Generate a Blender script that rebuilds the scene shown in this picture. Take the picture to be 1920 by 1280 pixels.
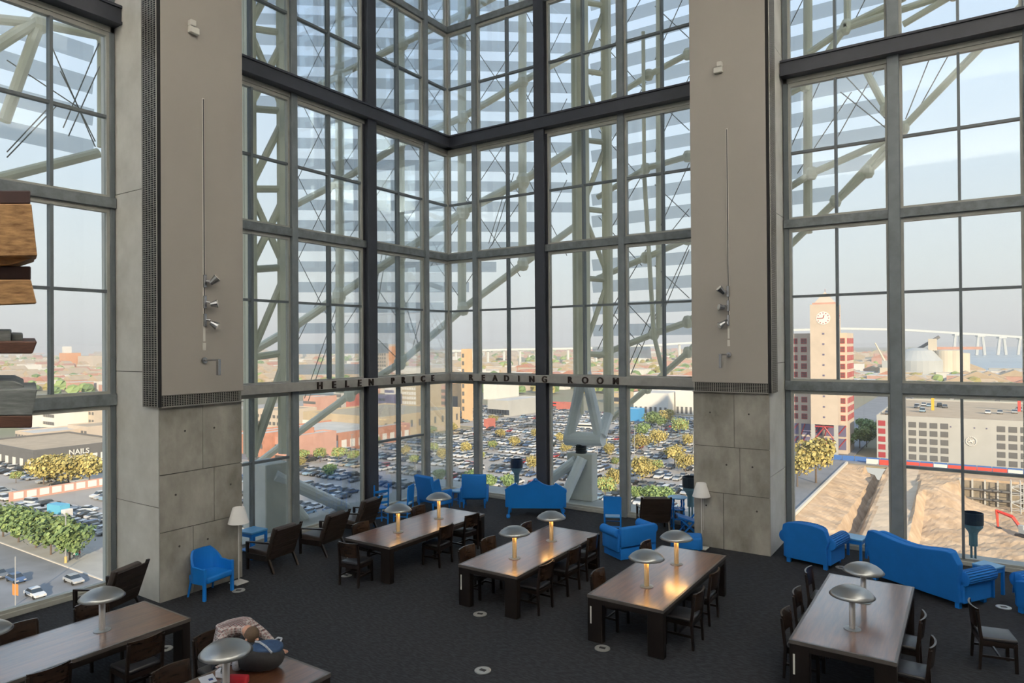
import bpy, bmesh, math, random
from mathutils import Vector, Matrix
random.seed(7)
R = math.radians
PI = math.pi
scene = bpy.context.scene
for o in list(bpy.data.objects): bpy.data.objects.remove(o)
COL = scene.collection

# ---------------------------------------------------------------- camera
CX, CY, CZ = 14.608, -18.020, 4.87
YAW, PITCH, ROLL, FPX = R(33.745), R(0.346), R(-0.413), 1286.5
FW = Vector((-math.sin(YAW)*math.cos(PITCH), math.cos(YAW)*math.cos(PITCH), math.sin(PITCH)))
RT0 = Vector((math.cos(YAW), math.sin(YAW), 0))
UP0 = RT0.cross(FW)
RT = RT0*math.cos(ROLL) + UP0*math.sin(ROLL)
UP = -RT0*math.sin(ROLL) + UP0*math.cos(ROLL)
CAM = Vector((CX, CY, CZ))
cd = bpy.data.cameras.new('camera'); cam = bpy.data.objects.new('camera', cd); COL.objects.link(cam)
cd.sensor_fit = 'HORIZONTAL'; cd.sensor_width = 36.0; cd.lens = 36.0*FPX/1920.0
cd.clip_start = 0.1; cd.clip_end = 40000
m4 = Matrix((RT, UP, -FW)).transposed().to_4x4(); m4.translation = CAM
cam.matrix_world = m4
scene.camera = cam

# ---------------------------------------------------------------- sky, sun, exposure
w = bpy.data.worlds.new('sky'); scene.world = w; w.use_nodes = True
nt = w.node_tree; nt.nodes.clear()
out = nt.nodes.new('ShaderNodeOutputWorld'); bg = nt.nodes.new('ShaderNodeBackground')
tc = nt.nodes.new('ShaderNodeTexCoord'); sx = nt.nodes.new('ShaderNodeSeparateXYZ')
rp = nt.nodes.new('ShaderNodeValToRGB')
cl = nt.nodes.new('ShaderNodeTexNoise'); cl.inputs['Scale'].default_value = 2.2; cl.inputs['Detail'].default_value = 5
mp = nt.nodes.new('ShaderNodeMapping'); mp.inputs['Scale'].default_value = (1, 1, 5)
crp = nt.nodes.new('ShaderNodeValToRGB'); crp.color_ramp.elements[0].position = .45; crp.color_ramp.elements[1].position = .8
crp.color_ramp.elements[1].color = (.22, .22, .22, 1)
mx = nt.nodes.new('ShaderNodeMixRGB'); mx.inputs['Color2'].default_value = (.74, .78, .83, 1)
nt.links.new(tc.outputs['Generated'], sx.inputs[0]); nt.links.new(sx.outputs['Z'], rp.inputs[0])
nt.links.new(tc.outputs['Generated'], mp.inputs[0]); nt.links.new(mp.outputs[0], cl.inputs['Vector'])
nt.links.new(cl.outputs['Fac'], crp.inputs[0]); nt.links.new(crp.outputs[0], mx.inputs['Fac'])
el = rp.color_ramp.elements
el[0].position = 0.0; el[0].color = (.59, .56, .52, 1)
el[1].position = 1.0; el[1].color = (.42, .58, .88, 1)
for p, c in ((.03, (.62, .615, .605)), (.10, (.63, .67, .68)), (.22, (.58, .67, .76)), (.45, (.53, .66, .86))):
    e = el.new(p); e.color = c + (1,)
nt.links.new(rp.outputs[0], mx.inputs['Color1']); nt.links.new(mx.outputs[0], bg.inputs[0])
bg.inputs[1].default_value = 1.15
nt.links.new(bg.outputs[0], out.inputs[0])
sd = bpy.data.lights.new('sun', 'SUN'); so = bpy.data.objects.new('sun', sd); COL.objects.link(so)
sd.energy = 6.2; sd.angle = R(1.2); sd.color = (1.0, .78, .55)
SUN_AZ, SUN_EL = R(-46.0), R(18.0)
sdir = Vector((math.cos(SUN_AZ)*math.cos(SUN_EL), math.sin(SUN_AZ)*math.cos(SUN_EL), math.sin(SUN_EL)))
so.rotation_euler = sdir.to_track_quat('Z', 'Y').to_euler(); so.location = sdir*60
vs = scene.view_settings
vs.view_transform = 'Standard'; vs.look = 'None'; vs.gamma = 1; vs.use_curve_mapping = False
vs.exposure = 0.22

# ---------------------------------------------------------------- helpers
def ray(x, y): return FW + RT*((x-960)/FPX) + UP*((640-y)/FPX)
def pz(x, y, z):
    d = ray(x, y); return CAM + d*((z-CZ)/d.z)
def pxp(x, y, v):
    d = ray(x, y); return CAM + d*((v-CX)/d.x)
def pyp(x, y, v):
    d = ray(x, y); return CAM + d*((v-CY)/d.y)
def pdep(x, y, dep): return CAM + ray(x, y)*dep

MATS = {}
def mat(name, col, rough=.6, metal=0.0, var=0.0, vscale=4.0, bump=0.0, bscale=60.0, spec=.5, emit=None, estr=0.0, stretch=None, col2=None, rnd=0.0, transm=0.0):
    if name in MATS: return MATS[name]
    m = bpy.data.materials.new(name); m.use_nodes = True; MATS[name] = m
    n = m.node_tree.nodes; l = m.node_tree.links; b = n['Principled BSDF']
    b.inputs['Base Color'].default_value = (*col, 1); b.inputs['Roughness'].default_value = rough
    b.inputs['Metallic'].default_value = metal; b.inputs['Specular IOR Level'].default_value = spec
    m.diffuse_color = (*col, 1)
    if transm: b.inputs['Transmission Weight'].default_value = transm
    if emit:
        b.inputs['Emission Color'].default_value = (*emit, 1); b.inputs['Emission Strength'].default_value = estr
    last = None
    if var or col2:
        t = n.new('ShaderNodeTexCoord'); mpn = n.new('ShaderNodeMapping'); ns = n.new('ShaderNodeTexNoise')
        ns.inputs['Scale'].default_value = vscale; ns.inputs['Detail'].default_value = 6; ns.inputs['Roughness'].default_value = .6
        if stretch: mpn.inputs['Scale'].default_value = stretch
        l.new(t.outputs['Object'], mpn.inputs[0]); l.new(mpn.outputs[0], ns.inputs['Vector'])
        cr = n.new('ShaderNodeValToRGB'); cr.color_ramp.elements[0].position = .3; cr.color_ramp.elements[1].position = .7
        c2 = col2 if col2 else tuple(min(1, c*(1+var)) for c in col)
        c1 = col if col2 else tuple(c*(1-var) for c in col)
        cr.color_ramp.elements[0].color = (*c1, 1); cr.color_ramp.elements[1].color = (*c2, 1)
        l.new(ns.outputs['Fac'], cr.inputs[0]); last = cr.outputs[0]
    if rnd:
        oi = n.new('ShaderNodeObjectInfo'); hs = n.new('ShaderNodeHueSaturation'); mr = n.new('ShaderNodeMapRange')
        mr.inputs['To Min'].default_value = 1-rnd; mr.inputs['To Max'].default_value = 1+rnd
        l.new(oi.outputs['Random'], mr.inputs[0]); l.new(mr.outputs[0], hs.inputs['Value'])
        if last: l.new(last, hs.inputs['Color'])
        else: hs.inputs['Color'].default_value = (*col, 1)
        last = hs.outputs[0]
    if last: l.new(last, b.inputs['Base Color'])
    if bump:
        t = n.new('ShaderNodeTexCoord'); ns = n.new('ShaderNodeTexNoise'); bp = n.new('ShaderNodeBump')
        ns.inputs['Scale'].default_value = bscale; ns.inputs['Detail'].default_value = 4
        bp.inputs['Strength'].default_value = bump; bp.inputs['Distance'].default_value = .01
        l.new(t.outputs['Object'], ns.inputs['Vector']); l.new(ns.outputs['Fac'], bp.inputs['Height']); l.new(bp.outputs[0], b.inputs['Normal'])
    return m

class MB:
    def __init__(s): s.v = []; s.f = []; s.m = []
    def add(s, vs, fs, mi=0):
        o = len(s.v); s.v += [tuple(v) for v in vs]
        for f in fs: s.f.append(tuple(i+o for i in f)); s.m.append(mi)
        return s
    def box(s, x0, x1, y0, y1, z0, z1, mi=0):
        return s.add([(x0,y0,z0),(x1,y0,z0),(x1,y1,z0),(x0,y1,z0),(x0,y0,z1),(x1,y0,z1),(x1,y1,z1),(x0,y1,z1)],
              [(0,3,2,1),(4,5,6,7),(0,1,5,4),(1,2,6,5),(2,3,7,6),(3,0,4,7)], mi)
    def obox(s, c, size, rot=(0,0,0), mi=0):
        from mathutils import Euler
        M = Euler(rot).to_matrix(); c = Vector(c); h = [q/2 for q in size]
        P = [(-1,-1,-1),(1,-1,-1),(1,1,-1),(-1,1,-1),(-1,-1,1),(1,-1,1),(1,1,1),(-1,1,1)]
        return s.add([c + M @ Vector((a*h[0], b*h[1], d*h[2])) for a,b,d in P],
              [(0,3,2,1),(4,5,6,7),(0,1,5,4),(1,2,6,5),(2,3,7,6),(3,0,4,7)], mi)
    def tube(s, p0, p1, r, n=8, r2=None, mi=0, cap=True):
        p0 = Vector(p0); p1 = Vector(p1); d = p1-p0
        if d.length < 1e-6: return s
        q = d.to_track_quat('Z', 'Y'); r2 = r if r2 is None else r2
        vs = []
        for P, rr in ((p0, r), (p1, r2)):
            for i in range(n):
                a = 2*PI*i/n; vs.append(P + q @ Vector((rr*math.cos(a), rr*math.sin(a), 0)))
        fs = [(i, (i+1) % n, n+(i+1) % n, n+i) for i in range(n)]
        if cap: fs += [tuple(range(n-1, -1, -1)), tuple(range(n, 2*n))]
        return s.add(vs, fs, mi)
    def path(s, pts, r, n=6, mi=0):
        for a, b in zip(pts, pts[1:]): s.tube(a, b, r, n, mi=mi)
        return s
    def lathe(s, prof, n=20, c=(0,0,0), mi=0):
        vs = []; fs = []
        for r, z in prof:
            for i in range(n):
                a = 2*PI*i/n; vs.append((c[0]+r*math.cos(a), c[1]+r*math.sin(a), c[2]+z))
        for k in range(len(prof)-1):
            for i in range(n):
                j = (i+1) % n; fs.append((k*n+i, k*n+j, (k+1)*n+j, (k+1)*n+i))
        return s.add(vs, fs, mi)
    def prism(s, pts, vec, mi=0):
        n = len(pts); vec = Vector(vec); a = [Vector(p) for p in pts]
        return s.add(a + [p+vec for p in a], [tuple(range(n-1, -1, -1)), tuple(range(n, 2*n))] + [(i, (i+1) % n, n+(i+1) % n, n+i) for i in range(n)], mi)
    def quad(s, a, b, c, d, mi=0): return s.add([a, b, c, d], [(0, 1, 2, 3)], mi)
    def mesh(s, name, mats, bevel=0, seg=2, smooth=False):
        me = bpy.data.meshes.new(name); me.from_pydata(s.v, [], s.f)
        if not isinstance(mats, (list, tuple)): mats = [mats]
        for m in mats: me.materials.append(m)
        me.polygons.foreach_set('material_index', s.m)
        bm = bmesh.new(); bm.from_mesh(me)
        bmesh.ops.recalc_face_normals(bm, faces=bm.faces)
        if bevel: bmesh.ops.bevel(bm, geom=list(bm.edges), offset=bevel, segments=seg, affect='EDGES', profile=.6)
        bm.to_mesh(me); bm.free()
        if smooth:
            me.polygons.foreach_set('use_smooth', [True]*len(me.polygons))
        me.update(); return me
    def build(s, name, mats, parent=None, bevel=0, seg=2, smooth=False):
        return ob(name, s.mesh(name, mats, bevel, seg, smooth), parent)
def ob(name, me, parent=None, loc=None, rotz=0):
    o = bpy.data.objects.new(name, me); COL.objects.link(o)
    if parent is not None: o.parent = parent
    if loc is not None: o.location = loc
    if rotz: o.rotation_euler = (0, 0, rotz)
    return o
def tag(o, label=None, cat=None, group=None, kind=None):
    if label: o['label'] = label
    if cat: o['category'] = cat
    if group: o['group'] = group
    if kind: o['kind'] = kind
    return o
def thing(name, label, cat, loc=(0,0,0), rotz=0, group=None, kind=None):
    o = ob(name, None); o.location = loc; o.rotation_euler = (0, 0, rotz); o.empty_display_size = .2
    return tag(o, label, cat, group, kind)
def struct(name, mb, m, label, cat, **k):
    return tag(mb.build(name, m, **k), label, cat, kind='structure')
CH = {}
def kids(o): return [c for c in COL.objects if c.parent is o]
def copy_tree(root, loc, rotz, label=None, group=None, ch=None):
    r = root.copy(); COL.objects.link(r); r.location = loc; r.rotation_euler = (0, 0, rotz)
    if label: r['label'] = label
    if group: r['group'] = group
    def rec(src, dst):
        key = src.name
        if key not in CH: CH[key] = [c for c in src.children]
        for c in CH[key]:
            k = c.copy(); COL.objects.link(k); k.parent = dst
            if len(c.children): rec(c, k)
    rec(root, r)
    return r

_U = ['', 'first', 'second', 'third', 'fourth', 'fifth', 'sixth', 'seventh', 'eighth', 'ninth', 'tenth', 'eleventh', 'twelfth', 'thirteenth', 'fourteenth', 'fifteenth', 'sixteenth', 'seventeenth', 'eighteenth', 'nineteenth']
_T = {2: 'twent', 3: 'thirt', 4: 'fort', 5: 'fift', 6: 'sixt', 7: 'sevent', 8: 'eight', 9: 'ninet'}
def nth(n):
    if n < 20: return _U[n]
    return _T[n//10]+'ieth' if n % 10 == 0 else _T[n//10]+'y-'+_U[n % 10]
def screen_x(o):
    d = Vector(o.location)-CAM; return d.dot(RT)/max(.1, d.dot(FW))
def number_off(objs, fmt):
    """labels that count alike things off from the left"""
    objs = sorted(objs, key=screen_x)
    for i, o in enumerate(objs): o['label'] = fmt % nth(i+1)
# ---------------------------------------------------------------- materials of the room
M_CARPET = mat('carpet_charcoal', (.020, .022, .026), .95, var=.45, vscale=9, bump=.6, bscale=220, stretch=(1, 3, 1))
def carpet_weave(m):
    n = m.node_tree.nodes; l = m.node_tree.links; b = n['Principled BSDF']
    t = n.new('ShaderNodeTexCoord'); mp_ = n.new('ShaderNodeMapping'); ns = n.new('ShaderNodeTexNoise'); cr = n.new('ShaderNodeValToRGB')
    mp_.inputs['Scale'].default_value = (9, 34, 1); mp_.inputs['Rotation'].default_value = (0, 0, .3)
    ns.inputs['Scale'].default_value = 1.0; ns.inputs['Detail'].default_value = 3
    cr.color_ramp.elements[0].position = .42; cr.color_ramp.elements[1].position = .62
    cr.color_ramp.elements[0].color = (.010, .011, .015, 1); cr.color_ramp.elements[1].color = (.028, .031, .039, 1)
    l.new(t.outputs['Object'], mp_.inputs[0]); l.new(mp_.outputs[0], ns.inputs['Vector']); l.new(ns.outputs['Fac'], cr.inputs[0])
    l.new(cr.outputs[0], b.inputs['Base Color'])
carpet_weave(M_CARPET)
M_CONC = mat('concrete_mottled', (.19, .18, .155), .8, col2=(.44, .425, .38), vscale=1.5, bump=.25, bscale=30, stretch=(1, 1, .6))
M_CONC2 = mat('concrete_pale', (.54, .53, .49), .85, col2=(.70, .69, .65), vscale=1.2, bump=.2, bscale=25)  # column sides and outer stub: window daylight put into the paler colour
M_JOINT = mat('joint_shadow_grey', (.085, .08, .072), .9)  # dark grey core that shows in the panel joints
M_HOLE = mat('tie_hole_dark', (.07, .065, .06), .9)
M_PANEL = mat('clad_panel_taupe', (.37, .345, .31), .55, var=.03, vscale=.5)
M_DARK = mat('beam_charcoal_paint', (.038, .043, .058), .5, var=.1, vscale=3)
M_GREY = mat('transom_grey_paint', (.165, .19, .205), .5, var=.3, vscale=5)
M_LETB = mat('letter_beam_grey', (.36, .355, .335), .5, var=.12, vscale=5)
M_ALU = mat('frame_aluminium', (.36, .37, .34), .45, metal=0.0, var=.08, vscale=3)
M_THIN = mat('mullion_steel_grey', (.13, .155, .17), .5, var=.1, vscale=3)
M_MED = mat('mullion_mid_grey', (.185, .215, .235), .5, var=.15, vscale=3)
M_LETTER = mat('letter_bronze', (.035, .022, .018), .5, metal=.3)
M_GRILLE = mat('grille_steel', (.36, .35, .32), .45, metal=.6)
M_GBACK = mat('grille_void_dark', (.02, .02, .022), .9)
M_CEIL = mat('ceiling_white_panel', (.62, .62, .60), .8, var=.05, vscale=1)
M_WALL = mat('wall_offwhite', (.60, .58, .54), .8, var=.05, vscale=.8)
def glass_mat():
    m = bpy.data.materials.new('window_glass'); m.use_nodes = True; n = m.node_tree.nodes; l = m.node_tree.links
    n.clear(); o_ = n.new('ShaderNodeOutputMaterial'); tr = n.new('ShaderNodeBsdfTransparent'); gl = n.new('ShaderNodeBsdfGlossy')
    fr = n.new('ShaderNodeFresnel'); mxs = n.new('ShaderNodeMixShader'); mul = n.new('ShaderNodeMath'); mul.operation = 'MULTIPLY'
    tr.inputs[0].default_value = (.95, .975, .965, 1); gl.inputs['Roughness'].default_value = .02; gl.inputs[0].default_value = (.9, .95, 1, 1)
    fr.inputs['IOR'].default_value = 1.45; mul.inputs[1].default_value = .55
    l.new(fr.outputs[0], mul.inputs[0]); l.new(mul.outputs[0], mxs.inputs[0]); l.new(tr.outputs[0], mxs.inputs[1]); l.new(gl.outputs[0], mxs.inputs[2])
    l.new(mxs.outputs[0], o_.inputs[0]); m.diffuse_color = (.7, .8, .85, .3)
    return m
M_GLASS = glass_mat()

FILL_W = 4800.0  # power of each added fill trough
# ---------------------------------------------------------------- floor, ceiling, solid walls
struct('floor', MB().box(0.0, 24, -30, 0.0, -.3, 0), M_CARPET, 'charcoal ribbed carpet across the reading room floor', 'floor')
struct('ceiling', MB().box(-.3, 24, -30, .3, 20.2, 20.6), M_CEIL, 'white panelled ceiling high above the reading room', 'ceiling')
struct('wall_back', MB().box(-.3, 30, -36, -30, -37, 40), M_WALL, 'plain off-white wall behind the viewer', 'wall')  # unseen solid wall, added to keep the sun out of the room
struct('wall_right', MB().box(24, 30, -30, .3, -37, 40), M_WALL, 'plain off-white core wall on the side away from the windows', 'wall')  # unseen tall block, added to shade room and dome from the sun
# added fill light out of frame: upward troughs brighten the room via the ceiling
M_FILL = mat('cove_trough_white', (.6, .6, .58), .7)
for i, (x, y, sx_, sy_) in enumerate(((23.4, -15.0, .7, 26.0), (11.5, -29.4, 21.0, .7))):
    t = thing('cove_light', ('long white uplight trough on the core wall beside the viewer', 'long white fill-light trough added on the wall behind the viewer')[i], 'ceiling light', (x, y, 15.0))
    MB().box(-sx_/2, sx_/2, -sy_/2, sy_/2, -.08, 0).box(-sx_/2, -sx_/2+.06, -sy_/2, sy_/2, 0, .35).box(sx_/2-.06, sx_/2, -sy_/2, sy_/2, 0, .35).box(-sx_/2+.06, sx_/2-.06, -sy_/2, -sy_/2+.06, 0, .35).box(-sx_/2+.06, sx_/2-.06, sy_/2-.06, sy_/2, 0, .35).build('trough', M_FILL, t)
    ld = bpy.data.lights.new('cove_glow', 'AREA'); ld.shape = 'RECTANGLE'; ld.size = sx_-.2; ld.size_y = sy_-.2; ld.energy = FILL_W; ld.color = (1, .95, .88)
    lo = bpy.data.objects.new('cove_glow', ld); COL.objects.link(lo); lo.parent = t; lo.location = (0, 0, .06); lo.rotation_euler = (PI, 0, 0)
# ledge outside the glass
M_LEDGE = mat('ledge_concrete', (.34, .35, .33), .85, col2=(.46, .46, .44), vscale=1.5, bump=.15, bscale=18)
mb = MB().box(-1.7, -.12, -9.0, 1.7, -.9, -.06).box(-.12, 9.6, .12, 1.7, -.9, -.06).box(-.5, -.12, -26, -9.0, -.9, -.06).box(9.6, 24, .12, 1.15, -.9, -.06)
ledge = struct('trim_1', mb, M_LEDGE, 'grey concrete ledge running outside the foot of the glass walls', 'ledge')

# ---------------------------------------------------------------- glazed walls
# each wall is laid out in (s, d, z): s along the wall from the corner, d inwards
ZTOP = 19.1
def frameL(s, d): return (d, -s)
def frameR(s, d): return (s, -d)
def wbox(mb, fr, s0, s1, d0, d1, z0, z1, mi=0):
    a = fr(s0, d0); b = fr(s1, d1)
    return mb.box(min(a[0], b[0]), max(a[0], b[0]), min(a[1], b[1]), max(a[1], b[1]), z0, z1, mi)
LV = [(.10, 3.72), (3.95, 7.72), (7.93, 11.31), (11.80, 15.35), (15.55, 19.1)]
MIDZ = [2.05, 6.03, 9.58, 13.48, 17.3]
def bay(win, fr, s0, s1, mid, low, e0, e1):
    """one bay between two posts: glass, thin mullion, thin rails, pale frame"""
    for k, (z0, z1) in enumerate(LV):
        split_v = mid and (k > 0 or low)
        split_h = k > 0 or low
        fw_ = .055
        # pale aluminium frame, one piece round the field
        f = MB()
        wbox(f, fr, s0+e0, s0+e0+fw_, -.05, .07, z0, z1); wbox(f, fr, s1-e1-fw_, s1-e1, -.05, .07, z0, z1)
        wbox(f, fr, s0+e0+fw_, s1-e1-fw_, -.05, .07, z1-fw_*1.6, z1); wbox(f, fr, s0+e0+fw_, s1-e1-fw_, -.05, .07, z0, z0+fw_)
        f.build('glazing_frame', M_ALU, win)
        a, b = s0+e0+fw_, s1-e1-fw_; ms = (s0+s1)/2 if mid is True else mid
        cols = [(a, ms-.028), (ms+.028, b)] if split_v else [(a, b)]
        rows = [(z0+fw_, MIDZ[k]-.03), (MIDZ[k]+.03, z1-fw_*1.6)] if split_h else [(z0+fw_, z1-fw_*1.6)]
        if split_v: wbox(MB(), fr, ms-.028, ms+.028, -.05, .10, z0+fw_, z1-fw_*1.6).build('mullion', M_THIN, win)
        if split_h:
            for (c0, c1) in cols: wbox(MB(), fr, c0, c1, -.04, .07, MIDZ[k]-.03, MIDZ[k]+.03).build('glazing_bar', M_THIN, win)
        for (c0, c1) in cols:
            for (r0, r1) in rows: wbox(MB(), fr, c0, c1, -.006, .006, r0, r1).build('pane', M_GLASS, win)
def post(win, fr, s, wdt, d0, d1, m, name='mullion_post', z0=0, z1=20.2):
    wbox(MB(), fr, s-wdt/2, s+wdt/2, d0, d1, z0, z1).build(name, m, win, bevel=.012, seg=1)
def heavy(win, fr, s):
    mb = MB(); wbox(mb, fr, s-.17, s+.17, .26, .30, 0, 20.2); wbox(mb, fr, s-.17, s+.17, .04, .08, 0, 20.2); wbox(mb, fr, s-.10, s+.10, .08, .26, 0, 20.2)
    wbox(mb, fr, s-.17, s-.13, .08, .26, 0, 20.2)
    mb.build('steel_column', M_DARK, win)
def rails(win, fr, sa, sb, skip):
    """horizontal beams of one stretch of wall"""
    out_ = {}
    wbox(MB(), fr, sa, sb, -.10, .10, 0, .10).build('sill', M_ALU, win, bevel=.01, seg=1)
    out_['letter'] = wbox(MB(), fr, sa if not skip else sa+.25, sb, -.05, .14 if not skip else .32, 3.74 if skip else 3.72, 3.97 if skip else 3.95).build('letter_beam' if skip else 'transom', M_LETB if skip else M_GREY, win, bevel=.008, seg=1)
    for z0, z1 in ((7.72, 7.93), (15.35, 15.55)):
        wbox(MB(), fr, sa, sb, -.05, .15, z0, z1).build('transom', M_GREY, win, bevel=.008, seg=1)
    for z0 in (11.42, 19.2):
        m_ = MB(); wbox(m_, fr, sa, sb, .02, .40, z0, z0+.05); wbox(m_, fr, sa, sb, .02, .40, z0+.33, z0+.38); wbox(m_, fr, sa, sb, .10, .36, z0+.05, z0+.33)
        m_.build('ring_beam', M_DARK, win)
    wbox(MB(), fr, sa, sb, -.05, .10, 11.31, 11.42).build('head_rail', M_ALU, win)
    return out_
def window(n, label, fr, sa, sb, posts, bays, heavies, lettered):
    win = thing('window_%d' % n, label, 'window', kind='structure')
    r_ = rails(win, fr, sa, sb, lettered)
    for s in posts: post(win, fr, s[0], s[1], -.08, s[2], s[3])
    for s in heavies: heavy(win, fr, s)
    for b in bays: bay(win, fr, *b)
    return win, r_
PA = (1.22, .17, .16, M_MED)
PB = (6.41, .19, .16, M_MED)
win1, r1 = window(1, 'tall glazed wall left of the glass corner, lettered HELEN PRICE', frameL, .07, 9.05, [PA, PB], [
    (0, 1.22, None, False, .06, .085), (1.22, 3.79, 2.48, True, .085, .17), (3.79, 6.41, 5.20, False, .17, .095), (6.41, 9.05, 7.64, True, .095, 0)], [3.79], True)
win2, r2 = window(2, 'tall glazed wall right of the glass corner, lettered READING ROOM', frameR, .07, 8.97, [PA, PB], [
    (0, 1.22, None, False, .06, .085), (1.22, 3.79, 2.47, False, .085, .17), (3.79, 6.41, 5.17, False, .17, .095), (6.41, 8.97, 7.62, False, .095, 0)], [3.79], True)
PC = (13.19, .24, .20, M_MED)
win3, r3 = window(3, 'glazed wall beyond the left concrete column, above the street', frameL, 10.86, 18.4, [(10.91, .10, .10, M_THIN), PC, (15.62, .17, .16, M_MED), (18.1, .17, .16, M_MED)], [
    (10.96, 13.19, 12.03, False, 0, .12), (13.19, 15.62, 14.43, True, .12, .085), (15.62, 18.1, 16.9, False, .085, .085)], [], False)
win4, r4 = window(4, 'glazed wall beyond the right concrete column, above the building site', frameR, 10.78, 20.8, [(10.84, .12, .10, M_THIN), PC, (15.66, .17, .16, M_MED), (18.1, .17, .16, M_MED), (20.6, .17, .16, M_MED)], [
    (10.90, 13.19, 11.97, False, 0, .12), (13.19, 15.66, 14.44, True, .12, .085), (15.66, 18.1, 16.9, False, .085, .085), (18.1, 20.6, 19.3, False, .085, .085)], [], False)
mb = MB().box(-.06, .06, -.06, .06, 0, 20.2)
struct('trim_2', mb, M_THIN, 'slim steel corner post where the two glass walls meet', 'post')
# letters standing on the lettered beams
def letters(beam, txt, pts, fr, rz):
    for chh, s in zip(txt, pts):
        cu = bpy.data.curves.new('letter', 'FONT'); cu.body = chh; cu.size = .26; cu.extrude = .02; cu.align_x = 'CENTER'; cu.offset = .006
        t = bpy.data.objects.new('letter_tmp', cu); COL.objects.link(t)
        dg = bpy.context.evaluated_depsgraph_get(); me = bpy.data.meshes.new_from_object(t.evaluated_get(dg))
        bpy.data.objects.remove(t); me.materials.clear(); me.materials.append(M_LETTER)
        a = fr(s, .34); o = ob('letter', me, beam, (a[0], a[1], 3.765)); o.rotation_euler = (PI/2, 0, rz)
letters(r1['letter'], 'HELENPRICE', [5.79, 5.31, 4.85, 4.38, 3.93, 3.05, 2.59, 2.14, 1.69, 1.23], frameL, PI/2)
letters(r2['letter'], 'READINGROOM', [1.19, 1.68, 2.14, 2.58, 3.04, 3.51, 3.96, 4.83, 5.33, 5.81, 6.30], frameR, 0)

# ---------------------------------------------------------------- concrete columns with their cladding
def column(fr, sa, sb, depth, name, label, vsplit, side):
    """side: +1 grille on the larger-s side"""
    c = thing(name, label, 'column', kind='structure')
    wbox(MB(), fr, sa+.02, sb-.02, -.5, depth-.02, -1, 20.2).build('core', M_JOINT, c)
    wbox(MB(), fr, sa+.01, sb-.01, -.52, -.14, -1, 20.2).build('outer_stub', M_CONC2, c)
    # form panels of the inward face, with recessed joints between them
    rows = [(0, 1.32), (1.335, 2.42), (2.435, 3.72)]
    for k, (z0, z1) in enumerate(rows):
        cut = sa + (sb-sa)*vsplit[k]
        for (a, b) in ((sa, cut-.006), (cut+.006, sb)):
            wbox(MB(), fr, a, b, depth-.03, depth, z0, z1).build('form_panel', M_CONC, c)
            for t in ((.42,) if (k+int(a*10)) % 2 else (.72,)):
                p = fr(a+(b-a)*t, depth+.001); z = z0+(z1-z0)*(.62 if k else .75)
                n = Vector(fr(0, 1)) - Vector(fr(0, 0))
                if b-a > .6: MB().tube((p[0], p[1], z), (p[0]+n.x*.003, p[1]+n.y*.003, z), .022, 10).build('tie_hole', M_HOLE, c)
    for (z0, z1) in ((0, 1.8), (1.815, 4.4), (4.415, 8), (8.015, 12), (12.015, 20.2)):
        ss = sb if side > 0 else sa
        wbox(MB(), fr, ss-.02, ss, .02, depth-.035, z0, z1).build('side_panel', M_CONC2, c)
        # also the face turned to the other window
        so_ = sa if side > 0 else sb
        wbox(MB(), fr, so_, so_+.02 if side > 0 else so_-.02, .02, depth-.035, z0, z1).build('side_panel', M_CONC2, c)
    # painted cladding above, standing proud
    g = .085
    p0, p1 = (sa, sb) if side > 0 else (sa, sb)
    wbox(MB(), fr, sa+.005, sb, depth+.002, depth+g, 3.96, 20.2).build('clad_panel', M_PANEL, c, bevel=.006, seg=1)
    # bottom grille under the cladding
    bg_ = MB(); wbox(bg_, fr, sa+.06, sb, depth+.002, depth+.02, 3.74, 3.958); bg_.build('grille_back', M_GBACK, c)
    w_ = MB()
    n_ = 34
    for i in range(n_+1):
        s = sa+.06 + (sb-sa-.06)*i/n_; wbox(w_, fr, s-.006, s+.006, depth+.06, depth+.075, 3.745, 3.955)
    for i in range(7):
        z = 3.75 + .2*i/6; wbox(w_, fr, sa+.06, sb, depth+.05, depth+.06, z-.004, z+.004)
    wbox(w_, fr, sa, sb, depth+.02, depth+.085, 3.725, 3.742)
    tag(w_.build('grille', M_GRILLE, c), kind='stuff')
    # tall grille along the side of the cladding
    s_in, s_out = (sb, sb+.09) if side > 0 else (sa-.09, sa)
    dA = depth-.42
    bg_ = MB(); wbox(bg_, fr, s_in+.001, s_out-.02 if side > 0 else s_out, dA, depth+g, 3.74, 20.2); bg_.build('grille_back', M_GBACK, c)
    w_ = MB(); z = 3.75
    so2 = sb+.08 if side > 0 else sa-.09
    while z < 20.1:
        wbox(w_, fr, so2, so2+.01, dA, depth+g, z, z+.011); z += .042
    for i in range(6):
        d = dA + (depth+g-dA)*i/5
        wbox(w_, fr, so2-.004, so2+.014, d-.004, d+.004, 3.74, 20.2)
    tag(w_.build('grille', M_GRILLE, c), kind='stuff')
    return c
colL = column(frameL, 9.07, 10.85, 1.69, 'trim_3', 'square concrete column left of the glass corner, clad in taupe panels above', (.62, .36, .50), +1)
colR = column(frameR, 8.98, 10.76, 1.66, 'trim_4', 'square concrete column right of the glass corner, clad in taupe panels above', (.40, .62, .55), +1)

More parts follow.
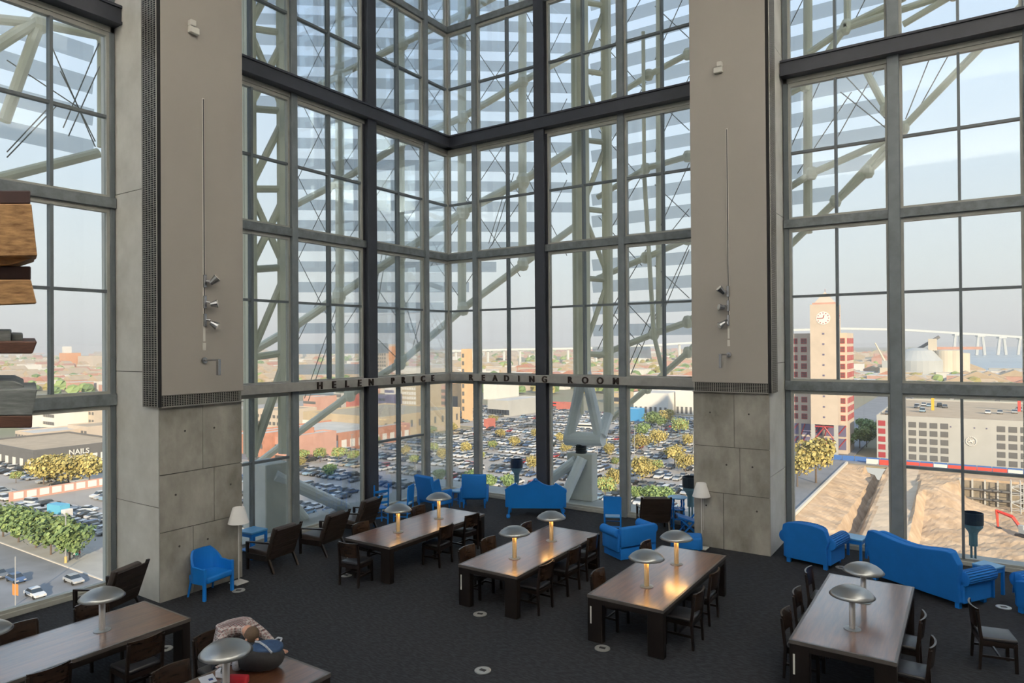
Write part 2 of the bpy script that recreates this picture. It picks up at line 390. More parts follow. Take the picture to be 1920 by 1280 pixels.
# track lights and alarm boxes on the cladding
M_CHROME = mat('spot_chrome', (.42, .43, .45), .25, metal=.9)
M_TRACK = mat('track_dark', (.05, .05, .055), .5)
M_PALE = mat('pale_plastic', (.66, .65, .60), .5)
def track(fr, s, d, label, sgn, zt, zs, rz):
    t = thing('track_light', label, 'spotlight', group='track lights on the column cladding')
    wbox(MB(), fr, s-.022, s+.022, d, d+.02, 5.0, zt).build('track_cover', M_PALE, t)
    wbox(MB(), fr, s-.010, s+.010, d+.02, d+.028, 5.45, zt-.02).build('track_slot', M_TRACK, t)
    wbox(MB(), fr, s-.03, s+.03, d, d+.024, 4.82, 4.97).build('end_cap', M_PALE, t)
    for i, z in enumerate(zs):
        a = fr(s, d+.03); b = fr(s-.06*sgn, d+.14); c_ = fr(s-.16*sgn, d+.22)
        wbox(MB(), fr, s-.03, s+.03, d+.02, d+.07, z-.14, z+.12).build('adapter', M_CHROME, t, bevel=.008, seg=1)
        sp = MB().tube((*a, z), (*b, z-.02), .02, 8).tube((*b, z-.06), (*c_, z+.06 - .1*i), .045, 12, .085).build('spot_head', M_CHROME, t, smooth=False)
        MB().tube((*c_, z+.061-.1*i), tuple(Vector((*c_, z+.061-.1*i)) + (Vector((*c_, z+.06-.1*i))-Vector((*b, z-.06))).normalized()*.012), .07, 12).build('lens', M_PALE, sp)
    a = fr(s, d); b = fr(s-.02*sgn, d+.2); e = fr(s-.10*sgn, d+.34)
    MB().tube((*a, 4.62), (*fr(s, d+.04), 4.62), .06, 12).tube((*fr(s, d+.04), 4.62), (*e, 4.63), .018, 8).build('bracket', M_CHROME, t)
    wbox(MB(), fr, s-.10*sgn-.03, s-.10*sgn+.03, d+.30, d+.38, 4.32, 4.64).build('bracket_plate', M_CHROME, t, bevel=.006, seg=1)
    return t
track(frameL, 9.98, 1.777, 'vertical track with three chrome spotlights on the left column cladding', +1, 9.9, (6.22, 5.80, 5.44), 0)
track(frameR, 9.88, 1.747, 'vertical track with three chrome spotlights on the right column cladding', +1, 9.95, (6.12, 5.78, 5.44), 0)
for fr, s, d, z, lab in ((frameL, 10.2, 1.777, 11.22, 'small pale wall box high on the left column cladding'), (frameR, 9.70, 1.747, 11.40, 'small pale wall box high on the right column cladding')):
    t = thing('wall_sensor', lab, 'sensor', (0, 0, 0), group='boxes on the column cladding')
    wbox(MB(), fr, s-.10, s+.10, d, d+.10, z-.11, z+.02).build('housing', M_PALE, t, bevel=.01, seg=1)
    wbox(MB(), fr, s-.02, s+.10, d, d+.12, z+.02, z+.14).build('lens_hood', M_PALE, t, bevel=.01, seg=1)
# ---------------------------------------------------------------- steel dome outside
M_STEEL = mat('dome_steel_cream', (.64, .63, .51), .5, var=.06, vscale=1)
M_STEEL2 = mat('pier_steel_grey', (.66, .70, .72), .5, var=.06, vscale=1)
def slat_mat():
    m = bpy.data.materials.new('perforated_slat_bluegrey'); m.use_nodes = True; n = m.node_tree.nodes; l = m.node_tree.links; n.clear()
    o_ = n.new('ShaderNodeOutputMaterial'); tr = n.new('ShaderNodeBsdfTransparent'); df = n.new('ShaderNodeBsdfDiffuse'); tl = n.new('ShaderNodeBsdfTranslucent'); m1 = n.new('ShaderNodeMixShader'); m2 = n.new('ShaderNodeMixShader')
    ns = n.new('ShaderNodeTexNoise'); ns.inputs['Scale'].default_value = .8; cr = n.new('ShaderNodeValToRGB'); cr.color_ramp.elements[0].color = (.60, .68, .73, 1); cr.color_ramp.elements[1].color = (.70, .76, .80, 1)
    l.new(ns.outputs['Fac'], cr.inputs[0]); l.new(cr.outputs[0], df.inputs[0]); l.new(cr.outputs[0], tl.inputs[0])
    m1.inputs[0].default_value = .5; m2.inputs[0].default_value = .48
    l.new(df.outputs[0], m1.inputs[1]); l.new(tl.outputs[0], m1.inputs[2]); l.new(tr.outputs[0], m2.inputs[1]); l.new(m1.outputs[0], m2.inputs[2]); l.new(m2.outputs[0], o_.inputs[0])
    return m
M_SLAT = slat_mat()
M_CABLE = mat('cable_steel', (.22, .22, .21), .5)
M_COIL = mat('bearing_black', (.04, .045, .05), .5)
M_PIER = mat('pier_concrete', (.47, .48, .45), .85, col2=(.58, .59, .56), vscale=1.2, bump=.1, bscale=15)
def tubes(parent, segs, m, name, n=10):
    for a, b, r in segs: MB().tube(a, b, r, n).build(name, m, parent, smooth=False)

# laced tower on the right-hand pier
t = thing('truss_tower', 'laced cream steel tower standing on the concrete pier right of the glass corner', 'steel tower', (0, 0, 0), group='dome towers')
YR = 1.45
q = lambda x, y: pyp(x, y, YR)
zt = 21.5
c1, c2, c3 = q(1070, 600), q(1097, 600), q(1127, 600)
c1 = Vector((c1.x, YR+.5, 0)); c2 = Vector((c2.x, YR-.1, 0)); c3 = Vector((c3.x, YR+.5, 0))
nodeL, nodeR = q(1062, 822), q(1131, 823)
P = lambda c, z: Vector((c.x, c.y, z))
MB().tube(nodeL, nodeR, .22, 12).build('base_pipe', M_STEEL2, t)
for c in (c1, c2, c3): MB().tube(P(c, 3.6 if c is c2 else 2.6), P(c, zt), .17 if c is not c2 else .22, 10).build('chord', M_STEEL, t)
MB().tube(nodeL+Vector((.12, 0, .1)), P(c2, 4.2), .17, 10).build('leg', M_STEEL2, t)
MB().tube(nodeR+Vector((-.14, 0, .1)), P(c2, 4.3), .17, 10).build('leg', M_STEEL2, t)
MB().tube(nodeL+Vector((.05, 0, .1)), P(c1, 2.7), .16, 10).build('leg', M_STEEL2, t)
MB().tube(nodeR+Vector((-.05, 0, .1)), P(c3, 2.7), .16, 10).build('leg', M_STEEL2, t)
zs = [4.6, 7.0, 9.2, 11.4, 13.6, 15.8, 18.0, 20.2]
for i, z in enumerate(zs):
    for a, b in ((c1, c2), (c2, c3)): MB().tube(P(a, z), P(b, z-.05), .09, 8).build('tie', M_STEEL, t)
    if i < len(zs)-1:
        z2 = zs[i+1]
        for a, b in ((c1, c2), (c3, c2)): MB().tube(P(a, z+.1) if i % 2 else P(b, z+.1), P(b, z2-.1) if i % 2 else P(a, z2-.1), .085, 8).build('lacing', M_STEEL, t)
# the pier under it, coil bearing and struts
pr = q(1088, 930)
t = thing('concrete_pier', 'pale concrete pier with black coil bearing below the right steel tower', 'pier', (0, 0, 0), group='piers of the dome')
MB().box(pr.x-.40, pr.x+.50, YR-.15, YR+.24, -.06, 1.42).build('pier_block', M_PIER, t, bevel=.02, seg=1)
cb = MB()
for i in range(6): cb.lathe([(.0, 0), (.17, 0), (.19, .02), (.17, .04), (0, .04)], 14, (pr.x+.02, YR+.04, 1.42+i*.052))
cb.build('coil_bearing', M_COIL, t, smooth=False)
MB().tube(pyp(1092, 858, YR-.25), pz(1057, 941, -.05)+Vector((0, -.1, 0)), .17, 12).build('strut', M_STEEL2, t)
MB().tube(pyp(1080, 862, YR-.2), pyp(1020, 908, YR-.3), .16, 12).build('strut', M_STEEL2, t)
# left tower and pier
t = thing('truss_tower', 'laced cream steel tower outside the pane next to the left column', 'steel tower', (0, 0, 0), group='dome towers')
XL = -1.4
q2 = lambda x, y: pxp(x, y, XL)
d1, d2, d3 = q2(484, 500), q2(512, 500), q2(534, 500)
d1 = Vector((XL-.3, d1.y, 0)); d2 = Vector((XL-.9, d2.y-.2, 0)); d3 = Vector((XL, d3.y, 0))
for c, r_ in ((d1, .16), (d2, .12), (d3, .21)): MB().tube(P(c, 1.9), P(c, zt), r_, 10).build('chord', M_STEEL, t)
for i, z in enumerate(zs):
    MB().tube(P(d1, z), P(d3, z+.12), .10, 8).build('tie', M_STEEL, t); MB().tube(P(d1, z-.1), P(d2, z-.1), .07, 8).build('tie', M_STEEL, t)
    if i < len(zs)-1:
        z2 = zs[i+1]
        MB().tube(P(d1, z+.1), P(d3, z2-.1), .10, 8).build('lacing', M_STEEL, t)
        if i % 2: MB().tube(P(d3, z+.1), P(d1, z2-.1), .10, 8).build('lacing', M_STEEL, t)
MB().tube(P(d1, 1.9), P(d3, 4.5), .13, 8).build('lacing', M_STEEL, t)
t = thing('concrete_pier', 'pale concrete pier with a thick sloping strut outside the left panes', 'pier', (0, 0, 0), group='piers of the dome')
pl = q2(500, 960)
MB().box(XL-.55, XL+.45, pl.y-.36, pl.y+.42, -.06, 1.75).build('pier_block', M_PIER, t, bevel=.02, seg=1)
MB().tube(pxp(512, 890, XL+.35), pz(648, 952, -.05), .18, 12).build('strut', M_STEEL2, t)
MB().tube(pxp(510, 896, XL+.1), pz(575, 972, -.05)+Vector((-.1, 0, 0)), .14, 12).build('strut', M_STEEL2, t)

# shade sails: horizontal slats between posts, clipped by the sloping lower ring
def sail(name_label, plane, xl, xr, zlo_fn, zhi, pitch, hgt, posts, rings, cables, group, gaps=(), zmax=None):
    """plane(x,y)->point; a plan line is sampled from pixel columns xl..xr at the horizon"""
    t = thing('shade_sail', name_label, 'sail', (0, 0, 0), group=group)
    a = plane(xl, 640); b = plane(xr, 640); d = (b-a); d.z = 0; L = d.length; d.normalize(); nrm = Vector((-d.y, d.x, 0))
    ang = math.atan2(d.y, d.x)
    cuts = [0] + [((plane(x, 640)-a).dot(d)) for x in gaps] + [L]
    z = zhi
    while z > 3.0:
        for c0, c1 in zip(cuts, cuts[1:]):
            # clip against the lower edge
            n_ = 24; ss = [c0+(c1-c0)*i/n_ for i in range(n_+1)]
            ok = [s for s in ss if z >= zlo_fn(s/L)]
            if len(ok) > 2:
                s0, s1 = min(ok), max(ok)
                if c0 > 0: s0 += .05
                MB().obox((a + d*((s0+s1)/2)).to_tuple()[:2] + (z,), (s1-s0, .03, hgt), (R(14), 0, ang)).build('slat', M_SLAT, t)
        z -= pitch
    for x, y0, y1, r in posts: MB().tube(plane(x, y0)-nrm*.35, plane(x, y1)-nrm*.35, r, 10).build('post', M_STEEL, t)
    for pts, r in rings:
        w_ = [plane(x, y)-nrm*.55 for x, y in pts]
        for u, v in zip(w_, w_[1:]): MB().tube(u, v, r, 10).build('ring_tube', M_STEEL, t)
        for u in w_[1:-1]: MB().lathe([(0, -r*2.0), (r*1.1, -r*1.7), (r*1.6, -r*.7), (r*1.6, r*.7), (r*1.1, r*1.7), (0, r*2.0)], 10, u).build('node', M_STEEL, t)
    for x0, y0, x1, y1 in cables: MB().tube(plane(x0, y0)-nrm*.4, plane(x1, y1)-nrm*.4, .016, 5).build('cable', M_CABLE, t)
    return t
def planeA(x, y): return pdep(x, y, 26.6 + (x-540)/520*.9)
def loA(t):   # lower edge in metres along the sail, from the sloping ring
    x = 440 + t*(1088-440)
    y = 235 if x < 549 else 790 - max(0, x-560)*.747
    return planeA(x, min(y, 770)).z + .3
xs = [640, 752, 866, 978]
rings = [([(470, 880), (555, 815), (660, 738), (752, 680), (868, 580), (978, 498), (1094, 414)], .14),
         ([(470, 665), (555, 615), (640, 556), (752, 480), (868, 402), (978, 345), (1094, 272)], .16),
         ([(555, 392), (640, 348), (752, 278), (868, 228), (978, 162), (1094, 98)], .13),
         ([(555, 195), (640, 152), (758, 92), (868, 38), (978, -20), (1094, -78)], .13)]
cab = []
for (xa, xb) in ((560, 636), (648, 748), (760, 862), (872, 974), (984, 1060)):
    for k in range(5):
        yb = 30 + k*150 - (xa-560)*.35
        if yb > 560 - (xa-560)*.5 or yb < -60: continue
        cab += [(xa, yb, xb, yb+150), (xa, yb+165, xb, yb+10)]
cab += [(700, 580, 720, 470), (707, 585, 728, 470), (757, 555, 790, 660), (700, 625, 745, 670), (770, 670, 800, 560), (575, 745, 640, 560), (582, 750, 648, 560), (915, 460, 955, 330), (922, 462, 962, 330)]
sail('ribbed shade sail of blue-grey slats behind the glass corner', planeA, 440, 1088, loA, 21.6, .80, .40,
     [(x, -60, {640: 735, 752: 690, 866: 585, 978: 500}[x], .17) for x in xs], rings, cab, 'shade sails of the dome', gaps=(549, 640, 752, 866, 978))
def planeB(x, y): return pyp(x, y, 4.6)
def loB(t):
    a = planeB(1112, 640); b = planeB(1672, 640)
    X_ = a.x + (b.x-a.x)*t
    xs_ = [(1112, 668), (1300, 655), (1460, 470), (1672, 268)]
    pts = [(planeB(*p_).x, planeB(*p_).z) for p_ in xs_]
    for (xa, za), (xb, zb) in zip(pts, pts[1:]):
        if X_ <= xb+.01: return za + (zb-za)*(X_-xa)/(xb-xa)
    return 99
ringsB = [([(1131, 806), (1225, 726), (1300, 660), (1478, 474), (1572, 383), (1696, 249), (1862, 78), (1960, -20)], .10),
          ([(1133, 667), (1238, 626), (1300, 604), (1400, 530)], .11), ([(1133, 524), (1222, 486), (1300, 452), (1420, 400), (1528, 332), (1665, 272)], .105),
          ([(1133, 375), (1222, 322), (1300, 300), (1420, 220), (1516, 170), (1592, 62), (1700, 10)], .10), ([(1133, 210), (1228, 150), (1300, 112), (1400, 60)], .10),
          ([(1522, 112), (1590, 66), (1794, 0)], .10), ([(1623, 134), (1665, 215), (1696, 249)], .10), ([(1696, 60), (1790, 5), (1920, -60)], .09), ([(1542, 413), (1632, 329), (1672, 290)], .10)]
cabB = [(1185, 690, 1240, 560), (1192, 700, 1250, 560), (1130, 655, 1175, 560), (1137, 662, 1182, 570), (1185, 570, 1232, 620), (1300, 470, 1250, 590), (1300, 395, 1240, 470)]
for y in (20, 190, 350, 500):
    cabB += [(1132, y+60, 1212, y+150), (1132, y+120, 1220, y-30), (1236, y, 1300, y+60), (1236, y+100, 1300, y-40)]
cabB += [(1480, 300, 1560, 120), (1500, 330, 1600, 180), (1580, 180, 1668, 250), (1570, 130, 1668, 235), (1575, 262, 1650, 130), (1700, 230, 1747, 112), (1715, 228, 1785, 102), (1480, 70, 1510, 10), (1600, 60, 1640, -20)]
sail('ribbed shade sail of blue-grey slats running along behind the right column', planeB, 1112, 1672, loB, 21.4, .80, .42,
     [(1243, -60, 626, .11), (1519, -40, 440, .13), (1592, -60, 62, .10)], ringsB, cabB, 'shade sails of the dome', gaps=(1243, 1400, 1519))
MB  # slanted props of the right sail
tp = thing('sail_prop', 'thin slanted steel props in front of the sail beside the right column', 'steel prop', (0, 0, 0))
MB().tube(pyp(1206, 60, 3.9), pyp(1208, 330, 3.9), .07, 8).build('prop', M_STEEL, tp)
MB().tube(pyp(1208, 330, 3.9), pyp(1226, 628, 3.9), .08, 8).build('prop', M_STEEL, tp)
MB().tube(pyp(1226, 628, 3.9), pyp(1244, 702, 3.9), .08, 8).build('prop', M_STEEL, tp)
def planeC(x, y): return pxp(x, y, -5.0)
def loC(t): return planeC(0, 295).z if t < .5 else planeC(100, 292).z
ringsC = [([(-80, 42), (55, 55), (176, 78)], .12), ([(-60, 350), (165, 293)], .13), ([(55, 55), (-10, 235)], .13), ([(-60, 120), (50, 50)], .14), ([(150, 60), (176, 88)], .12)]
cabC = [(105, 245, 175, 80), (115, 260, 178, 120), (75, 75, 165, 280), (0, 120, 130, 205), (0, 290, 85, 200), (0, 300, 92, 205), (100, 140, 165, 270)]
sail('ribbed shade sail of blue-grey slats seen through the leftmost glazing', planeC, -160, 176, loC, 19.6, .85, .44,
     [(177, 60, 280, .09)], ringsC, cabC, 'shade sails of the dome')

# uplights on the ledge
M_UPB = mat('uplight_bluegrey', (.10, .20, .25), .5, var=.1); M_UPT = mat('uplight_dark_hood', (.012, .020, .032), .6)
def uplight(x, y, s, label):
    t = thing('floodlight', label, 'floodlight', (x, y, -.06), group='floodlights on the ledge')
    for dx in (-.05, .05): MB().tube((dx*s, 0, 0), (dx*s, 0, .50*s), .03*s, 8).build('leg', M_UPB, t)
    MB().lathe([(0, .46*s), (.11*s, .46*s), (.11*s, .80*s), (.14*s, .88*s), (.25*s, 1.02*s), (.25*s, 1.12*s), (0, 1.12*s)], 20).build('body', M_UPB, t, smooth=False)
    MB().lathe([(.265*s, 1.10*s), (.265*s, 1.44*s), (.24*s, 1.44*s), (.24*s, 1.12*s)], 20).build('hood', M_UPT, t)
uplight(1.95, 1.15, .78, 'dark hooded floodlight on the ledge behind the blue settee')
uplight(8.05, .75, .85, 'dark hooded floodlight on the ledge left of the right column')
uplight(14.62, .62, .76, 'dark hooded floodlight on the ledge behind the big blue sofa')
# ---------------------------------------------------------------- furniture materials
def wood(name, c1, c2, rough, scale=(1, 10, 10), spec=.5, coat=0):
    m = mat(name, c1, rough, col2=c2, vscale=2.2, stretch=scale, spec=spec)
    if coat:
        b = m.node_tree.nodes['Principled BSDF']; b.inputs['Coat Weight'].default_value = coat; b.inputs['Coat Roughness'].default_value = .20; b.inputs['Coat IOR'].default_value = 2.6
    return m
M_TOP = wood('table_wood_top', (.075, .028, .014), (.19, .075, .034), .36, (9, .8, 5), .7, coat=1.0)
M_TEDGE = mat('table_edge_inlay', (.09, .08, .075), .3, var=.1)
M_TLEG = wood('table_wood_dark', (.007, .005, .0045), (.015, .010, .008), .4, (8, 8, 1))
M_CHW = wood('chair_wood_dark', (.009, .006, .005), (.020, .013, .010), .32, (6, 6, 1))
M_CHB = wood('chair_back_wood', (.018, .011, .008), (.042, .026, .018), .26, (2, 2, 9))
M_LEATH = mat('seat_leather_black', (.030, .030, .034), .34, var=.15, vscale=12, bump=.12, bscale=90)
M_LEATB = mat('lounge_leather_brown', (.060, .046, .040), .38, var=.15, vscale=10, bump=.1, bscale=80)
M_LSLAT = wood('lounge_back_brown', (.022, .016, .013), (.045, .032, .026), .45, (1.5, 6, 9))
M_BLUE = mat('blue_paint', (.003, .175, .60), .5, var=.04, vscale=3)
M_BLUEF = mat('blue_upholstery', (.003, .165, .57), .75, var=.05, vscale=4, bump=.08, bscale=120)
M_BLUEL = mat('blue_top_light', (.10, .33, .62), .35, var=.1, vscale=3)  # paler blue paints skylight onto tops and seats
M_SHADE = mat('lamp_shade_metal', (.36, .37, .37), .34, metal=.85, var=.04, vscale=2)
M_LPOLE = mat('lamp_pole_metal', (.62, .47, .26), .35, metal=.5)  # golden tint paints the lamp glow onto poles of lit lamps
M_BULB = mat('lamp_diffuser_glow', (1, .8, .5), .5, emit=(1.0, .62, .25), estr=9.0)
M_WSHADE = mat('floor_lamp_shade_white', (.72, .72, .72), .8)
M_WPOLE = mat('floor_lamp_pole_white', (.62, .61, .58), .4)
M_BRASS = mat('floor_box_steel', (.50, .50, .48), .35, metal=.6)
M_BOXIN = mat('floor_box_dark', (.03, .03, .03), .6)

# ---------------------------------------------------------------- library tables
TW, TL, TH = 1.32, 3.30, .765
def make_table(label, loc, plates=True):
    t = thing('library_table', label, 'table', loc, group='long reading tables')
    MB().box(-TW/2+.035, TW/2-.035, -TL/2+.035, TL/2-.035, TH-.045, TH).build('tabletop', M_TOP, t)
    f = MB()
    f.box(-TW/2, TW/2, -TL/2, -TL/2+.035, TH-.05, TH).box(-TW/2, TW/2, TL/2-.035, TL/2, TH-.05, TH)
    f.box(-TW/2, -TW/2+.035, -TL/2+.035, TL/2-.035, TH-.05, TH).box(TW/2-.035, TW/2, -TL/2+.035, TL/2-.035, TH-.05, TH)
    f.build('edge_inlay', M_TEDGE, t)
    a = MB().box(-TW/2+.01, TW/2-.01, -TL/2+.01, -TL/2+.05, TH-.13, TH-.05).box(-TW/2+.01, TW/2-.01, TL/2-.05, TL/2-.01, TH-.13, TH-.05)
    a.box(-TW/2+.01, -TW/2+.05, -TL/2+.05, TL/2-.05, TH-.13, TH-.05).box(TW/2-.05, TW/2-.01, -TL/2+.05, TL/2-.05, TH-.13, TH-.05)
    a.build('apron', M_TLEG, t)
    for sx_ in (-1, 1):
        for sy_ in (-1, 1):
            x0, x1 = sorted((sx_*TW/2-sx_*.005, sx_*(TW/2-.27))); y0, y1 = sorted((sy_*TL/2-sy_*.005, sy_*(TL/2-.13)))
            lg = MB().box(x0, x1, y0, y1, 0, TH-.05).build('leg', M_TLEG, t, bevel=.008, seg=1)
            if sx_ < 0 and sy_ < 0 and plates: MB().box(x0+.05, x0+.075, y0-.006, y0-.0005, .30, .58).build('outlet_strip', M_PALE, lg)
    return t
TABS = {'t1': (4.04, -6.09), 't2': (7.21, -6.19), 't3': (9.97, -6.27), 't4': (13.13, -6.31), 't5': (4.05, -13.70), 't6': (7.21, -13.74)}
TLAB = {'t1': 'long dark wooden reading table nearest the brown lounge chairs', 't2': 'long dark wooden reading table in front of the blue settee',
        't3': 'long dark wooden reading table in front of the right column', 't4': 'long dark wooden reading table in front of the big blue sofa',
        't5': 'long dark wooden reading table at the bottom left beside the street window', 't6': 'long dark wooden reading table with the seated person at the bottom'}
for k, (x, y) in TABS.items(): make_table(TLAB[k], (x, y, 0))

M_LPOLE2 = mat('lamp_pole_silver', (.50, .48, .47), .35, metal=.6); M_BULB0 = mat('lamp_diffuser_off', (.7, .68, .62), .6)
def make_lamp(label, x, y, lit=True):
    t = thing('table_lamp', label, 'lamp', (x, y, TH), group='domed lamps on the reading tables')
    MB().lathe([(0, 0), (.115, 0), (.115, .010), (.06, .016), (0, .016)], 24).build('base', M_SHADE, t)
    MB().lathe([(.042, .014), (.042, .55), (0, .55)], 20).build('pole', M_LPOLE if lit else M_LPOLE2, t, smooth=True)
    MB().lathe([(0, .620), (.07, .616), (.14, .601), (.21, .568), (.265, .528), (.305, .482), (.300, .478), (.255, .518), (.20, .554), (.13, .586), (0, .604)], 40).build('dome_shade', M_SHADE, t, smooth=True)
    MB().lathe([(.048, .50), (.10, .51), (.10, .525), (.048, .535)], 20).build('diffuser', M_BULB if lit else M_BULB0, t)
    if not lit: return t
    ld = bpy.data.lights.new('lamp_glow', 'POINT'); ld.energy = LAMP_W; ld.color = (1, .52, .16); ld.shadow_soft_size = .08
    for a in (0,):
        lo = bpy.data.objects.new('lamp_glow', ld); COL.objects.link(lo); lo.parent = t; lo.location = (.15, 0, .48)
    ld2 = ld
    lo = bpy.data.objects.new('lamp_glow', ld2); COL.objects.link(lo); lo.parent = t; lo.location = (-.15, 0, .48)
    return t
LAMP_W = 1.6
LAMPS = [('t1', -.70, 'near'), ('t1', .70, 'far'), ('t2', -.78, 'near'), ('t2', .62, 'far'), ('t3', -.79, 'near'), ('t3', .63, 'far'), ('t4', -.79, 'near'), ('t4', .45, 'far'), ('t5', .68, 'far'), ('t5', -.75, 'near'), ('t6', .62, 'far')]
LWHERE = {'t1': 'table by the lounge chairs', 't2': 'table before the blue settee', 't3': 'table before the right column', 't4': 'table before the big blue sofa', 't5': 'table by the street window', 't6': 'table of the seated person'}
for k, dy, nf in LAMPS:
    x, y = TABS[k]
    make_lamp('domed %s lamp at the %s end of the %s' % ('glowing' if k in ('t1', 't2', 't3') else 'unlit silver', nf, LWHERE[k]), x + {'t2': .04, 't3': .03, 't4': .03}.get(k, 0), y+dy, k in ('t1', 't2', 't3'))

# ---------------------------------------------------------------- reading chairs (front is +Y)
def make_chair(label, loc, rz):
    t = thing('reading_chair', label, 'chair', loc, rz, group='dark wooden reading chairs')
    MB().box(-.235, .235, -.21, .25, .43, .485).build('seat', M_LEATH, t, bevel=.022, seg=2, smooth=True)
    MB().box(-.235, .235, -.225, -.195, .365, .43).box(-.235, .235, .215, .245, .365, .43).box(-.235, -.205, -.195, .215, .365, .43).box(.205, .235, -.195, .215, .365, .43).build('seat_frame', M_CHW, t)
    for s in (-1, 1):
        MB().prism([(s*.24, .205, 0.0), (s*.205, .205, 0), (s*.20, .195, .40), (s*.245, .195, .40)], (0, .045, 0)).build('leg', M_CHW, t)
        pts = [(-.255, 0), (-.22, .0), (-.19, .44), (-.245, .86), (-.28, .86), (-.235, .44)]
        MB().prism([(s*.24-.019, y, z) for y, z in pts], (.038, 0, 0)).build('back_leg', M_CHW, t)
        MB().obox((s*.222, 0, .20), (.022, .42, .035)).build('stretcher', M_CHW, t)
    MB().obox((0, .03, .20), (.43, .022, .035)).build('stretcher', M_CHW, t)
    b = MB(); n = 8
    for i in range(n):
        u0, u1 = -1+2*i/n, -1+2*(i+1)/n
        f = lambda u: -.055*(1-u*u)
        for_pts = []
        P8 = []
        for u in (u0, u1):
            for (yo, z) in ((-.232, .60), (-.208, .60), (-.240, .895), (-.266, .895)):
                P8.append((u*.245, yo+f(u), z))
        b.add(P8, [(0, 1, 5, 4), (1, 2, 6, 5), (2, 3, 7, 6), (3, 0, 4, 7)] + ([(3, 2, 1, 0)] if i == 0 else []) + ([(4, 5, 6, 7)] if i == n-1 else []))
    b.build('backrest', M_CHB, t)
    return t
chair0 = None
def chair(label, x, y, rdeg):
    global chair0
    if chair0 is None: chair0 = make_chair(label, (x, y, 0), R(rdeg)); return chair0
    return copy_tree(chair0, (x, y, 0), R(rdeg), label)
RIGHT, LEFT = 90, -90      # sitting on the +X side faces -X, on the -X side faces +X
CH_LIST = [
 ('near end of the table by the lounge chairs', 4.02, -8.02, 8),
 ('left side of the table by the lounge chairs, nearer one', 3.36, -7.02, LEFT), ('left side of the table by the lounge chairs, farther one', 3.38, -5.10, LEFT),
 ('right side of the table by the lounge chairs, nearer one', 4.62, -6.15, RIGHT+4), ('right side of the table by the lounge chairs, farther one', 4.50, -5.02, RIGHT-3),
 ('left side of the table before the settee, nearest', 6.52, -7.20, LEFT), ('left side of the table before the settee, second', 6.52, -6.48, LEFT), ('left side of the table before the settee, farthest', 6.55, -5.05, LEFT+5),
 ('right side of the table before the settee, nearest', 7.86, -7.22, RIGHT), ('right side of the table before the settee, middle', 7.84, -6.12, RIGHT), ('right side of the table before the settee, farthest', 7.76, -5.15, RIGHT),
 ('left side of the table before the right column, nearer one', 9.36, -7.12, LEFT), ('left side of the table before the right column, farther one', 9.38, -5.02, LEFT),
 ('right side of the table before the right column, nearer one', 10.66, -7.10, RIGHT), ('right side of the table before the right column, farther one', 10.58, -6.02, RIGHT),
 ('left side of the table before the big sofa, nearest', 12.54, -7.25, LEFT), ('left side of the table before the big sofa, middle', 12.50, -6.25, LEFT), ('left side of the table before the big sofa, farthest', 12.46, -5.05, LEFT),
 ('right side of the table before the big sofa, nearest', 13.88, -7.32, RIGHT), ('right side of the table before the big sofa, second', 13.72, -6.35, RIGHT),
 ('window side of the table by the street window, nearer one', 3.34, -13.72, LEFT), ('window side of the table by the street window, farther one', 3.34, -12.72, LEFT),
 ('room side of the table by the street window, farther one', 4.86, -12.95, RIGHT), ('room side of the table by the street window, nearer one', 4.74, -14.1, RIGHT),
 ('left side of the seated person at the bottom table', 6.50, -13.25, LEFT),
]
for lab, x, y, rz in CH_LIST: chair('dark reading chair on the ' + lab if not lab.startswith(('near end', 'left side of the seated')) else 'dark reading chair at the ' + lab, x, y, rz)
chair('dark wooden reading chair standing alone right of the table before the big sofa', 14.86, -5.35, LEFT+12)

# ---------------------------------------------------------------- brown lounge chairs (front +Y)
def make_lounge(label, loc, rz):
    t = thing('lounge_chair', label, 'chair', loc, rz, group='brown slat-backed lounge chairs')
    MB().obox((0, .02, .36), (.62, .66, .16), (R(4), 0, 0)).build('seat_cushion', M_LEATB, t, bevel=.035, seg=3, smooth=True)
    MB().obox((0, -.33, .66), (.62, .12, .62), (R(20), 0, 0)).build('back_cushion', M_LEATB, t, bevel=.035, seg=3, smooth=True)
    for s in (-1, 1):
        MB().prism([(s*.37-.025, y, z) for y, z in ((-.30, .26), (-.24, .26), (-.53, .98), (-.58, .98))], (.05, 0, 0)).build('back_post', M_LSLAT, t)
        MB().prism([(s*.36-.03, y, z) for y, z in ((.36, .58), (.36, .61), (-.34, .66), (-.42, .63))], (.06, 0, 0)).build('arm', M_CHW, t, bevel=.008, seg=1)
        MB().prism([(s*.36-.025, y, z) for y, z in ((.30, 0), (.34, 0), (.36, .58), (.30, .58))], (.05, 0, 0)).build('front_leg', M_CHW, t)
        MB().prism([(s*.35-.022, y, z) for y, z in ((-.48, 0), (-.44, 0), (-.24, .34), (-.31, .34))], (.045, 0, 0)).build('rear_leg', M_CHW, t)
        MB().box(s*.36-.02, s*.36+.02, -.30, .33, .24, .36).build('side_rail', M_CHW, t)
    for i in range(6):
        z = .33 + i*.112; y = -.30 - (z-.30)*.385 - .03
        MB().obox((0, y, z), (.70, .022, .115), (R(24), 0, 0)).build('slat', M_LSLAT, t)
    return t
l0 = make_lounge('brown slat-backed lounge chair facing the window, nearest the left column', (1.62, -8.30, 0), R(96))
copy_tree(l0, (1.68, -6.92, 0), R(99), 'brown slat-backed lounge chair facing the window, middle of the three')
copy_tree(l0, (1.30, -5.45, 0), R(100), 'brown slat-backed lounge chair facing the window, farthest of the three')
copy_tree(l0, (1.55, -11.75, 0), R(110), 'brown slat-backed lounge chair behind the table by the street window')
copy_tree(l0, (7.62, -.95, 0), R(32), 'dark slat-backed lounge chair beside the blue spindle stand near the right column')

